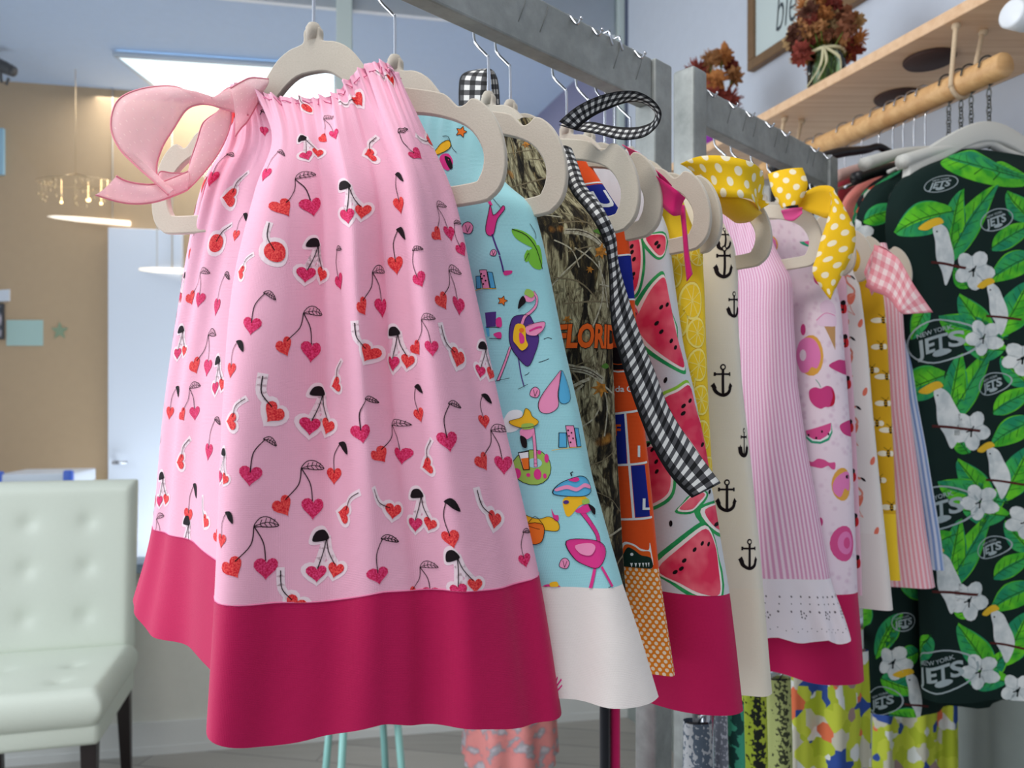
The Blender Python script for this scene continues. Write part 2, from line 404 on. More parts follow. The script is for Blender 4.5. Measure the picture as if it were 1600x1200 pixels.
# beyond the glass: low ceiling, tan wall, side wall, white doorway
BO = 1.02
mb = MB(); wbox(mb, -2.6, 1.885, 2.80, 3.04, 0.045, 0.070); struct('trim_lightened', mb, wallmat('pale blue lightened header', (236, 242, 252)))  # added board, pale to stand in for light on the shaded ceiling edge
mb = MB(); wbox(mb, -2.6, 3.6, 2.80, 3.04, 0.071, 2.6); struct('ceiling_beyond', mb, wallmat('bluish white ceiling', (184, 204, 232)))
mb = MB(); wbox(mb, -2.6, 3.2, 0, 2.80, BO, BO+0.08); struct('wall_beyond', mb, wallmat('tan painted wall', (196, 166, 130)))
mb = MB(); rbox(mb, 1.534, 1.60, 2.80, 5.2, 0, 2.80); struct('wall_side_beyond', mb, wallmat('violet grey wall', (150, 152, 186)))
mb = MB(); wbox(mb, -0.36, -0.03, 0.0, 2.12, BO-0.05, BO); struct('door_1', mb, plain('white door paint', (232, 238, 250), 0.35), bevel=0.004)
h_ = MB(); h_.tube([(*gw(-0.32, BO-0.06), 1.0), (*gw(-0.32, BO-0.10), 1.0), (*gw(-0.26, BO-0.10), 1.0)], 0.009); h_.build('door_handle', CHROME, bpy.data.objects['door_1'])
mb = MB(); rbox(mb, 1.515, 1.535, 3.05, 3.13, 0, 2.25); rbox(mb, 1.515, 1.535, 3.55, 3.63, 0, 2.25); rbox(mb, 1.515, 1.535, 3.13, 3.55, 2.17, 2.25)
struct('trim_3', mb, plain('grey door casing', (140, 150, 168), 0.5), bevel=0.003)
mb = MB(); rbox(mb, 1.522, 1.533, 3.13, 3.55, 0, 2.17); struct('door_2', mb, plain('violet door', (150, 140, 178), 0.5))
# ceiling panel light in the room beyond
q = [P(180, 78, 3.31), P(525, 96, 3.45), P(525, 150, 3.85), P(262, 139, 3.74)]
t = empty('ceiling_light', (q[0]+q[2])/2, label='bright flat ceiling light panel in the room behind the glass', cat='ceiling light')
mb = MB(); vs = [(float(p[0]), float(p[1]), 2.795-d) for d in (0, 0.022) for p in q]
mb.add(vs, [(0, 1, 2, 3), (7, 6, 5, 4), (0, 4, 5, 1), (1, 5, 6, 2), (2, 6, 7, 3), (3, 7, 4, 0)], smooth=False); mb.build('diffuser', glow('lit diffuser', (226, 244, 250), 1.15), t)
mb = MB()
for a, b in ((0, 1), (1, 2), (2, 3), (3, 0)): mb.tube([(q[a][0], q[a][1], 2.782), (q[b][0], q[b][1], 2.782)], 0.014, 6)
mb.build('frame', plain('light frame', (200, 210, 222), 0.5), t)
def tube_lamp(p, q, label, s=1.1):
    p, q = Vector(p), Vector(q); t = empty('tube_lamp', (p+q)/2, label=label, cat='lamp')
    d = (q-p).normalized(); a = MB(); a.tube([p+d*0.02, q-d*0.02], 0.013, 10); a.build('tube', glow('tube glow', (255, 240, 220), s), t)
    for e in (p+d*0.1, q-d*0.1): b = MB(); b.tube([(*e[:2], e[2]), (*e[:2], 2.80)], 0.003, 6); b.build('mount', plain('lamp mount', (205, 195, 180), 0.5), t)
    return t
tube_lamp(P(15, 334, 3.65), P(210, 350, 3.72), 'long glowing tube lamp before the tan wall, beneath the glittering beads')
tube_lamp(P(212, 421, 3.7), P(302, 424, 3.72), 'short glowing tube lamp crossing the white door beyond the glass', 0.9)
# bead chandelier
t = empty('bead_chandelier', P(120, 300, 3.5), label='small chandelier of warm sparkling beads before the tan wall', cat='chandelier')
rng = random.Random(3); cc = P(118, 302, 3.5)
mb = MB(); mb.tube([(cc[0]+0.17*math.cos(a/20*2*PI), cc[1]+0.10*math.sin(a/20*2*PI), cc[2]+0.05) for a in range(20)], 0.002, 6, closed=True)
mb.tube([(cc[0], cc[1], cc[2]+0.05), (cc[0], cc[1], 2.80)], 0.0015, 6)
for a in range(4): mb.tube([(cc[0], cc[1], cc[2]+0.09), (cc[0]+0.17*math.cos(a*PI/2), cc[1]+0.1*math.sin(a*PI/2), cc[2]+0.05)], 0.002, 5)
mb.build('frame', plain('brass wire', (214, 186, 146), 0.4, 0.6), t)
bd = plain('amber glass bead', (226, 196, 150), 0.1, 0.3); bl = glow('candle bulb', (255, 214, 150), 6.0)
for k in range(40):
    mb = MB(); a = rng.uniform(0, 2*PI); r = rng.uniform(0.6, 1)
    p_ = (cc[0]+0.17*r*math.cos(a), cc[1]+0.1*r*math.sin(a)); z1 = cc[2]+0.05-rng.uniform(0.01, 0.09)
    mb.tube([(*p_, cc[2]+0.05), (*p_, z1)], 0.0008, 4); mb.ball((*p_, z1), 0.006, 6); mb.build('bead_strand', bd, t)
for (x, y) in ((138, 312), (158, 318), (96, 316), (168, 306)):
    mb = MB(); p_ = P(x, y, 3.46); mb.ball(p_, 0.010 if x == 138 else 0.006, 8); mb.tube([p_, (p_[0], p_[1], cc[2]+0.05)], 0.001, 4); mb.build('bulb', bl, t)

# small things on and before the tan wall
def wallpt(px, py, off=BO):
    # point on the plane parallel to the glass wall at distance off
    r = (px-800)/1200; bx, by = gw(0, off); s_ = (r*by-bx)/(GX-r*GY); x, y = bx+GX*s_, by+GY*s_
    return Vector((x, y, EYE+(640-py)/1200*y))
def wallquad(mb, pts, th=0.004, off=BO, mat=0):
    f = [wallpt(x, y, off-th) for x, y in pts]; b = [v+Vector((-GY, GX, 0))*th for v in f]; n = len(f)
    mb.add(f+b, [tuple(range(n-1, -1, -1)), tuple(range(n, 2*n))]+[(k, (k+1) % n, n+(k+1) % n, n+k) for k in range(n)], mat, smooth=False)
mb = MB(); wallquad(mb, [(10, 540), (67, 540), (67, 500), (10, 500)]); tag(mb.build('paper_note', plain('mint paper', (180, 210, 202), 0.7), None, off=(0, 0, 0)), 'plain mint rectangular paper stuck on the tan wall', 'note')
mb = MB(); wallquad(mb, [(93+(14 if k % 2 == 0 else 6)*math.sin(k*PI/5), 517-(14 if k % 2 == 0 else 6)*math.cos(k*PI/5)) for k in range(10)][::-1]); tag(mb.build('star_sticker', plain('sage paper', (140, 160, 128), 0.8), None, off=(0, 0, 0)), 'sage green star cutout beside the mint paper', 'sticker')
mb = MB(); wallquad(mb, [(-14, 472), (14, 470), (14, 452), (-14, 454)], 0.012); tag(mb.build('wall_label', plain('white card', (222, 228, 238), 0.6), None, off=(0, 0, 0)), 'white card label above the small black framed poster', 'label')
t = empty('framed_poster', wallpt(-12, 500), label='small black framed poster cut by the left edge beside the mint paper', cat='poster')
mb = MB(); wallquad(mb, [(-34, 530), (5, 530), (5, 474), (-34, 474)], 0.015); mb.build('frame', plain('black frame', (30, 30, 34), 0.5), t)
mb = MB(); wallquad(mb, [(-30, 526), (2, 526), (2, 478), (-30, 478)], 0.018); mb.build('print', ink('poster print', (40, 50, 60), col2=(190, 180, 190), scale=30.0), t)
mb = MB(); wallquad(mb, [(-30, 272), (5, 272), (5, 200), (-30, 200)], 0.02); tag(mb.build('wall_panel', plain('pale blue panel', (160, 200, 220), 0.5), None, off=(0, 0, 0)), 'pale blue panel at the left edge high on the tan wall', 'panel')
# black ceiling spotlight seen at the top left
t = empty('ceiling_spotlight', P(-2, 80, 3.3), label='black spotlight hanging from the ceiling at the upper left edge', cat='spotlight')
a = Vector(P(-14, 96, 3.3)); b = Vector(P(22, 112, 3.3))
mb = MB(); mb.tube([a, a.lerp(b, 0.7), b], [0.030, 0.026, 0.022], 14); mb.build('lamp_head', plain('black metal', (34, 36, 42), 0.5), t)
mb = MB(); mb.tube([a.lerp(b, 0.4), Vector(P(2, 128, 3.3)), Vector(P(10, 132, 3.3)), Vector(P(14, 122, 3.3))], 0.006, 8); mb.build('bracket', plain('black metal', (34, 36, 42)), t)
mb = MB(); mb.tube([a, (a.x, a.y, 2.80)], 0.008, 8); mb.build('stem', plain('black metal', (34, 36, 42)), t)
# white counter with blue corner caps behind the chair
t = empty('counter', gw(-0.75, 0.45)+(0,), label='white counter with blue corner caps behind the tufted chair', cat='counter')
zc = EYE-100/1200*3.05
cx0, cy0 = wallpt(-10, 745, 0.40)[:2]; cx1, cy1 = wallpt(110, 745, 0.40)[:2]
L = math.hypot(cx1-cx0, cy1-cy0); cm = ((cx0+cx1)/2-0.19*0.15, (cy0+cy1)/2+0.15)
mb = MB(); mb.box((cm[0], cm[1], zc-0.03), (L, 0.3, 0.05), rz=ga, bev=0.006); mb.build('top', plain('white laminate', (226, 234, 246), 0.35), t)
mb = MB(); mb.box((cm[0], cm[1], (zc-0.055)/2), (L-0.06, 0.25, zc-0.055), rz=ga); mb.build('body', plain('pale laminate', (214, 222, 232), 0.5), t)
for sg in (-1, 1):
    mb = MB(); mb.box((cm[0]+sg*(L/2-0.012)*GX+0.14*GY, cm[1]+sg*(L/2-0.012)*GY-0.14*GX, zc-0.025), (0.035, 0.03, 0.065), rz=ga, bev=0.008); mb.build('corner_cap', plain('blue plastic', (70, 110, 220), 0.4), t)

# ------------------------------------------------------------------ the two racks
RU = np.array((0.718, 0.696)); RU = RU/np.linalg.norm(RU); RF = np.array((RU[1], -RU[0]))     # along the rail, towards the aisle
A0 = np.array((-0.155, 0.600))                                     # under rail 1 at the first hanger
U2 = np.array((0.713, 0.701)); U2 = U2/np.linalg.norm(U2); F2 = np.array((U2[1], -U2[0])); B0 = np.array((0.263, 1.070))
def rack(org, u, f, t0, t1, zt, label, near_post, name='clothing_rack'):
    r = empty(name, (*(org+u*(t0+t1)/2), 0), label=label, cat='rack', group=None)
    ang = math.atan2(u[1], u[0])
    def bar(nm, ta, tb, z0, z1, w, off=-0.004, bev=0.0):
        m = MB(); c = org+u*(ta+tb)/2+f*off; m.box((c[0], c[1], (z0+z1)/2), (tb-ta, w, z1-z0), rz=ang, bev=0); return m.build(nm, GALV, r, bevel=0.0022)
    tr = bar('top_rail', t0+0.034, t1-0.034, zt-0.053, zt, 0.020)
    # scratches worn across the face by the hooks
    for k in range(int((t1-t0)/0.035)):
        rr = random.Random(k*7+int(t1*100)); ta = t0+0.05+k*0.035+rr.uniform(-0.01, 0.01)
        if ta > t1-0.05: break
        if rr.random() < 0.45: continue
        m = MB(); p0 = org+u*ta+f*0.0063; p1 = org+u*(ta-0.012)+f*0.0063
        m.tube([(p0[0], p0[1], zt-0.004), (*((p0+p1)/2+u*0.002), zt-0.016), (p1[0], p1[1], zt-0.034)], 0.0004, 5)
        m.build('scratch', plain('dark scratch', (118, 121, 119), 0.6, 0.3), tr)
    for ta in ((t0, t1-0.034) if near_post else (t1-0.034,)):
        bar('post', ta, ta+0.034, 0.03, zt+near_post*0.0, 0.030)
    for ta in ((t0, t1-0.034) if near_post else (t1-0.034,)):
        c = org+u*(ta+0.017); m = MB(); m.box((c[0], c[1], 0.035), (0.05, 0.52, 0.03), rz=ang); m.build('foot', GALV, r, bevel=0.002)
        for sg in (-1, 1):
            m = MB(); q = c+f*sg*0.23; m.lathe([(0.012, 0), (0.018, 0.004), (0.018, 0.016), (0.008, 0.024)], (q[0], q[1], 0), 14); m.build('glide', plain('black rubber', (30, 30, 30), 0.8), r)
    bar('lower_bar', t0+0.034, t1-0.034, 0.10, 0.135, 0.020)
    return r
ZR1 = EYE+0.412
rack(A0, RU, RF, -0.62, 0.473, ZR1, 'near galvanised steel clothes rack holding the cherry dress, cut by the top edge', 1)
ZR2 = EYE+0.447
r2 = rack(B0, U2, F2, -0.038, 0.435, ZR2, 'farther galvanised steel clothes rack, its post standing above the rail', 0)
ang2 = math.atan2(U2[1], U2[0]); c = B0+U2*(-0.021)-F2*0.004
m = MB(); m.box((c[0], c[1], (0.03+ZR2+0.018)/2), (0.034, 0.034, ZR2+0.018-0.03), rz=ang2, bev=0.004); m.build('post', GALV, r2)
m = MB(); m.box((c[0], c[1], 0.035), (0.05, 0.50, 0.03), rz=ang2); m.build('foot', GALV, r2, bevel=0.002)
for sg in (-1, 1):
    m = MB(); q = c+F2*sg*0.22; m.lathe([(0.012, 0), (0.018, 0.004), (0.018, 0.016), (0.008, 0.024)], (q[0], q[1], 0), 14); m.build('glide', plain('black rubber', (30, 30, 30), 0.8), r2)

# ------------------------------------------------------------------ hangers: one built, the rest copied
OUT = [(0.0, 0.0035), (0.0055, 0.003), (0.0078, 0.0), (0.0080, -0.007), (0.0125, -0.0092), (0.0214, -0.0112), (0.033, -0.018), (0.044, -0.031), (0.053, -0.044), (0.062, -0.0505), (0.078, -0.0545),
       (0.098, -0.0595), (0.113, -0.0645), (0.1195, -0.0705), (0.125, -0.0755), (0.1305, -0.0745), (0.1350, -0.0712), (0.1415, -0.0735), (0.150, -0.082), (0.1575, -0.0965), (0.1612, -0.112),
       (0.1612, -0.125), (0.158, -0.136), (0.1505, -0.1435), (0.140, -0.1465), (0.09, -0.1485), (0.03, -0.1500)]
INN = [(0.0, -0.0320), (0.014, -0.0335), (0.026, -0.041), (0.037, -0.052), (0.048, -0.0635), (0.062, -0.0700), (0.080, -0.0740), (0.104, -0.0790), (0.124, -0.0865), (0.136, -0.0955), (0.1435, -0.108),
       (0.1445, -0.119), (0.141, -0.1285), (0.134, -0.1318), (0.09, -0.1335), (0.03, -0.1350)]
def mirror(h): return h+[(-x, z) for x, z in reversed(h) if x > 1e-6]
def frame_mesh():
    o = np.array(mirror(OUT)); i = np.array(mirror(INN)); K = 150
    def res(p):
        q = np.vstack([p, p[:1]]); d = np.concatenate([[0], np.cumsum(np.linalg.norm(np.diff(q, axis=0), axis=1))])
        return q, d
    # pair points by angle around the centre of the opening so that the strip stays even
    c = np.array((0, -0.092))
    def ray(q, a):
        d = np.array((math.sin(a), math.cos(a))); best = None
        for k in range(len(q)):
            p0, p1 = q[k]-c, q[(k+1) % len(q)]-c; e = p1-p0; den = d[0]*e[1]-d[1]*e[0]
            if abs(den) < 1e-12: continue
            t = (p0[0]*e[1]-p0[1]*e[0])/den; s_ = (p0[0]*d[1]-p0[1]*d[0])/den
            if t > 0 and -1e-9 <= s_ <= 1+1e-9 and (best is None or t > best): best = t
        return c+d*best
    def ang(p): return math.atan2(p[0]-c[0], p[1]-c[1])
    A = sorted(set([round(ang(p), 5) for p in o]+[round(ang(p), 5) for p in i]+[round(-PI+2*PI*k/K, 5) for k in range(K)]))
    B = []
    for a in A:
        if not B or a-B[-1] > 0.006: B.append(a)
    th = 0.0026; bv = 0.0011; mb = MB(); rows = []
    ro = [ray(o, a) for a in B]; ri = [ray(i, a) for a in B]; n = len(B); vs = []
    for a, b in zip(ro, ri):
        e = (b-a)/np.linalg.norm(b-a)
        for p, y in ((a+e*bv, -th), (a+e*bv*0.3, -th+bv*0.3), (a, -th+bv), (a, th-bv), (a+e*bv*0.3, th-bv*0.3), (a+e*bv, th), (b-e*bv, th), (b-e*bv*0.3, th-bv*0.3), (b, th-bv), (b, -th+bv), (b-e*bv*0.3, -th+bv*0.3), (b-e*bv, -th)):
            vs.append((p[0], y, p[1]))
    fs = [(k*12+j, k*12+(j+1) % 12, ((k+1) % n)*12+(j+1) % 12, ((k+1) % n)*12+j) for k in range(n) for j in range(12)]
    mb.add(vs, fs); return mb
def frame_mesh():
    cu = bpy.data.curves.new('h', 'CURVE'); cu.dimensions = '2D'; cu.fill_mode = 'BOTH'; cu.extrude = 0.0016; cu.bevel_depth = 0.0011; cu.bevel_resolution = 1; cu.offset = -0.0011
    for L_ in (OUT, INN):
        p = crom(mirror(L_), 3, True); sp_ = cu.splines.new('POLY'); sp_.points.add(len(p)-1); sp_.use_cyclic_u = True
        for k, q in enumerate(p): sp_.points[k].co = (q[0], q[1], 0, 1)
    ob = bpy.data.objects.new('h', cu); C.objects.link(ob); bpy.context.view_layer.update(); me = bpy.data.meshes.new_from_object(ob)
    mb = MB(); mb.add([(v.co.x, v.co.z, v.co.y) for v in me.vertices], [tuple(reversed(p.vertices)) for p in me.polygons])
    mb.sm = [abs(p.normal.z) < 0.98 for p in me.polygons]; bpy.data.objects.remove(ob); bpy.data.curves.remove(cu); return mb
HOOK = crom([(0, 0, -0.004), (0, 0, 0.036), (-0.003, 0, 0.043), (-0.014, 0, 0.055), (-0.0180, 0, 0.064), (-0.0190, 0, 0.088), (-0.0175, 0, 0.108), (-0.013, 0, 0.1165), (-0.004, 0, 0.1205), (0.004, 0, 0.1170), (0.0105, 0, 0.108), (0.0145, 0, 0.1055), (0.0185, 0, 0.110)], 5)
def make_hanger(loc, yaw, label, group=None):
    t = empty('velvet_hanger', loc, -math.radians(yaw), label, 'hanger', group)
    f = frame_mesh(); o = f.build('frame', VELVET, t, off=(0, 0, 0))
    m = MB(); m.tube([tuple(p) for p in HOOK], 0.0014, 10); m.ball(tuple(HOOK[-1]), 0.0020, 8); m.build('hook', CHROME, t, off=(0, 0, 0))
    m = MB(); m.lathe([(0.0052, -0.006), (0.0062, 0.0), (0.0062, 0.003), (0.0042, 0.0065), (0.0018, 0.0075)], n=16); m.build('neck', VELVET, t, off=(0, 0, 0))
    return t
def copy_tree(src, loc, yaw, label):
    r = src.copy(); C.objects.link(r); r.location = loc; r.rotation_euler = (0, 0, -math.radians(yaw)); r['label'] = label
    for ch in src.children:
        c_ = ch.copy(); C.objects.link(c_); c_.parent = r
    return r
HZ1 = EYE+0.2945; HZ2 = HZ1+0.035
HANG = {}
def on1(t): p = A0+RU*t; return p
HG = [  # key, neck x, y, z, yaw, label
 ('cherry', -0.155, 0.600, HZ1, 20.5, 'nearest beige velvet hanger, threaded through the neck of the pink cherry dress'),
 ('flamingo', -0.0997, 0.6536, HZ1, 29.0, 'beige velvet hanger carrying the aqua flamingo dress, second in the row'),
 ('camo', -0.0225, 0.7285, HZ1, 38.0, 'beige velvet hanger carrying the camouflage dress, in front of the orange and blue one'),
 ('team', -0.0019, 0.7484, HZ1, 36.5, 'beige velvet hanger carrying the orange and blue team dress behind the camouflage dress'),
 ('melon', 0.0571, 0.8056, HZ1, 39.0, 'beige velvet hanger carrying the watermelon slice dress'),
 ('lemon', 0.0831, 0.8308, HZ1, 46.0, 'beige velvet hanger carrying the yellow lemon dress'),
 ('anchor', 0.136, 0.8821, HZ1, 36.0, 'beige velvet hanger carrying the cream anchor dress beneath the big yellow dotted bow'),
 ('seer', 0.270, 1.076, HZ2, 40.0, 'beige velvet hanger carrying the pink seersucker dress with the eyelet hem'),
 ('treats', 0.313, 1.114, HZ2, 40.0, 'beige velvet hanger carrying the dress printed with sweets, behind the seersucker one'),
 ('ladybird', 0.342, 1.140, HZ2, 40.0, 'beige velvet hanger carrying the narrow pink ladybird dress'),
 ('pinkflam', 0.386, 1.179, HZ2, 40.0, 'beige velvet hanger carrying the white dress with coral flamingos'),
 ('bee', 0.418, 1.207, HZ2, 40.0, 'beige velvet hanger carrying the mustard bee dress'),
 ('pinkstripe', 0.490, 1.271, HZ2, 40.0, 'beige velvet hanger beside the pink gingham bow, carrying the pink striped dress'),
 ('bluestripe', 0.522, 1.299, HZ2, 40.0, 'farthest beige velvet hanger, carrying the blue striped dress'),
]
def on2(px): r = (px-800)/1200; s_ = (r*B0[1]-B0[0])/(U2[0]-r*U2[1]); return B0+U2*s_
HG = [h if h[3] == HZ1 else (h[0], *map(float, on2(px)), *h[3:]) for h, px in zip(HG, [0]*7+[1101, 1134, 1160, 1191, 1216, 1262, 1282])]
h0 = None
for k, x, y, z, yw, lb in HG:
    if h0 is None: h0 = make_hanger((x, y, z), yw, lb, 'velvet hangers on the racks'); HANG[k] = h0
    else: HANG[k] = copy_tree(h0, (x, y, z), yw, lb)
HD = {k: (np.array((x, y)), math.radians(yw), z) for k, x, y, z, yw, lb in HG}

# ------------------------------------------------------------------ cherry dress
STA = {  # per level: (px, py, depth) from the right edge, over the front folds, to the left edge and round the back
 0: [(614,114,.552),(602,97,.553),(573,100,.556),(545,122,.558),(520,148,.562),(480,153,.570),(440,151,.580),(408,143,.594),(393,137,.602),(384,131,.608),(376,130,.614),(371,132,.622),(378,140,.660),(470,158,.640),(590,128,.600)],
 1: [(656,198,.552),(641,200,.532),(612,205,.532),(570,207,.545),(528,210,.535),(492,215,.550),(455,215,.548),(428,215,.560),(432,215,.588),(400,215,.603),(372,218,.615),(350,222,.628),(372,220,.690),(480,215,.660),(605,210,.610)],
 2: [(702,305,.550),(678,297,.530),(643,300,.514),(592,305,.530),(547,308,.514),(505,310,.540),(450,305,.522),(398,300,.540),(416,300,.588),(370,300,.605),(340,298,.618),(317,296,.632),(335,300,.710),(480,300,.680),(640,300,.620)],
 3: [(735,450,.546),(706,450,.525),(662,450,.503),(604,455,.524),(556,455,.503),(510,460,.530),(440,455,.508),(362,450,.530),(386,450,.595),(338,447,.630),(310,443,.652),(286,440,.675),(310,440,.750),(480,440,.700),(680,440,.630)],
 4: [(779,650,.546),(744,650,.520),(690,650,.499),(618,652,.518),(570,652,.499),(516,655,.524),(430,650,.500),(345,645,.514),(372,640,.600),(312,640,.655),(280,638,.690),(255,636,.722),(285,640,.780),(480,640,.710),(720,640,.640)],
 5: [(836,897,.542),(792,916,.520),(730,924,.504),(652,921,.512),(590,928,.499),(520,938,.510),(430,943,.499),(332,939,.503),(354,890,.600),(298,847,.668),(263,834,.710),(238,826,.740),(268,820,.790),(480,830,.730),(775,860,.640)],
 6: [(872,1114,.542),(822,1134,.522),(742,1140,.506),(655,1131,.514),(592,1136,.502),(510,1149,.506),(415,1168,.499),(318,1148,.502),(345,1070,.600),(292,1012,.662),(236,991,.705),(209,953,.742),(240,930,.790),(480,960,.730),(815,1040,.640)],
}
lev = np.array([[P(*q) for q in STA[k]] for k in range(7)])        # (7, 15, 3)
def loft(levels, ni_per, nj_per):
    ring = np.array([crom(L_, ni_per, True) for L_ in levels]); return np.transpose(crom(ring, nj_per), (1, 0, 2))
full = loft(lev, 12, 20)                                            # (180, 121, 3)
ni, nj = full.shape[:2]
def ruffle(G, amp, kfun, fade, seed=0):
    di = np.roll(G, -1, 0)-np.roll(G, 1, 0); dj = np.gradient(G, axis=1); N = np.cross(di, dj); N /= np.maximum(np.linalg.norm(N, axis=2, keepdims=True), 1e-9)
    rng = np.random.RandomState(seed); n_i, n_j = G.shape[:2]; I = np.arange(n_i)[:, None]/n_i*2*PI; J = np.arange(n_j)[None, :]
    w = sum(a*np.sin(k*I+p+0.02*J*q) for k, a, p, q in kfun)
    return G+N*(w*amp*fade(J/(n_j-1)))[..., None]
full = ruffle(full, 0.0050, [(38, 0.55, 0.3, 1), (57, 0.40, 1.1, -1), (23, 0.45, 2.0, 1)], lambda v: np.exp(-v/0.085)*np.clip(v/0.008, 0.3, 1))
full = ruffle(full, 0.0026, [(9, 0.6, 0.8, 0.6), (14, 0.5, 2.4, -0.5)], lambda v: np.clip(v*3, 0, 1)*1.0)
body_c = Cloth(full[:, :101]); band_c = Cloth(full[:, 100:])
PINK = fabric('pink cotton', (246, 182, 204), var=0.03, sheen=0.1)
RED = ink('red glitter ink', (214, 24, 44), col2=(250, 92, 84)); MAG = ink('raspberry glitter ink', (200, 18, 72), col2=(236, 70, 128))
BLK = ink('black ink', (26, 16, 22)); HALO = ink('pale halo ink', (246, 222, 228))
def leafshape(x0, y0, L_, ang, w=0.36):
    co, si = math.cos(ang), math.sin(ang); b = [(0, 0), (0.25, w*0.8), (0.6, w*0.75), (1.0, -0.05), (0.6, -w*0.25), (0.25, -w*0.1)]
    return blob([(x0+L_*(x*co-y*si), y0+L_*(x*si+y*co)) for x, y in b], 3)
def hatched(x0, y0, L_, ang):
    lf = leafshape(x0, y0, L_, ang); o = stroke(lf+[lf[0]], 0.0006, 3, 3, False); co, si = math.cos(ang), math.sin(ang)
    T_ = lambda x, y: (x0+L_*(x*co-y*si), y0+L_*(x*si+y*co))
    o += stroke([T_(0, 0), T_(0.5, 0.1), T_(0.98, -0.04)], 0.0005, 3, 3, True, 3)
    for k in (0.22, 0.4, 0.58, 0.75): o += stroke([T_(k, 0.05), T_(k+0.08, 0.27*(1-abs(k-0.45)))], 0.0005, 3, 3, False); o += stroke([T_(k, 0.05), T_(k+0.1, -0.07)], 0.0005, 3, 3, False)
    return o
def cherry(kind):
    o = []
    if kind == 'A':
        o += stroke([(0.001, 0.015), (-0.001, 0.003), (-0.0105, -0.0075)], 0.0007, 3, 3); o += stroke([(0.001, 0.015), (0.007, 0.004), (0.0085, -0.008)], 0.0007, 3, 3)
        o += hatched(0.001, 0.015, 0.0175, 0.05); o += [(heart(-0.0125, -0.0125, 0.0085, 0.55), 1, 2), (heart(0.009, -0.0135, 0.0090, -0.05), 2, 2)]
    elif kind == 'B':
        o += stroke([(-0.004, -0.010), (-0.004, 0.004), (0.002, 0.015)], 0.0007, 3, 3); o += hatched(0.001, 0.0155, 0.0115, -0.25); o += [(heart(-0.0035, -0.0125, 0.0084, 0.05), 2, 2)]
    elif kind == 'C':
        hs = [(-0.0055, -0.0120, 0.0075, 0.0, 2), (0.0085, -0.0105, 0.0070, -0.3, 1)]
        for x, y, s_, r_, mm in hs: o += [(heart(x, y, s_, r_, grow=0.42), 4, 1), (heart(x, y, s_, r_), mm, 3)]
        o += stroke([(-0.005, -0.008), (-0.001, 0.004), (0.0015, 0.014)], 0.007, 4, 1); o += stroke([(0.008, -0.006), (0.003, 0.004), (0.0015, 0.014)], 0.007, 4, 1)
        hl = [(0.0035, 0.0135), (0.000, 0.0195), (-0.006, 0.0185), (-0.0085, 0.012), (-0.003, 0.0115)]
        o += [(blob([(x*1.25, (y-0.015)*1.6+0.015) for x, y in hl]), 4, 1), (blob(hl), 3, 3)]
        o += stroke([(-0.005, -0.008), (-0.001, 0.004), (0.0015, 0.014)], 0.0007, 3, 4); o += stroke([(0.008, -0.006), (0.003, 0.004), (0.0015, 0.014)], 0.0007, 3, 4)
    elif kind == 'D':
        o += [(heart(0.003, -0.008, 0.0080, -0.55, grow=0.42), 4, 1)]; o += stroke([(0.001, -0.004), (-0.006, 0.004), (-0.007, 0.017)], 0.006, 4, 1)
        o += [(heart(0.003, -0.008, 0.0080, -0.55), 1, 3)]; o += stroke([(0.001, -0.004), (-0.006, 0.004), (-0.007, 0.016)], 0.0007, 3, 4)
    elif kind == 'E':
        o += stroke([(-0.003, -0.010), (-0.004, 0.004), (0.001, 0.014)], 0.0007, 3, 3); o += [(leafshape(0.000, 0.0155, 0.0145, -0.65, 0.42), 3, 3), (heart(-0.003, -0.0125, 0.0082, 0.05), 1, 2)]
    elif kind == 'F':
        o += [(circ(0, -0.007, 0.0120), 4, 1), (circ(0, -0.007, 0.0082), 1, 3)]; o += stroke([(-0.001, -0.006), (-0.008, 0.004), (-0.007, 0.016)], 0.0055, 4, 1); o += stroke([(-0.001, -0.006), (-0.007, 0.004), (-0.007, 0.016)], 0.0007, 3, 4)
    return o
CH = {k: cherry(k) for k in 'ABCDEF'}
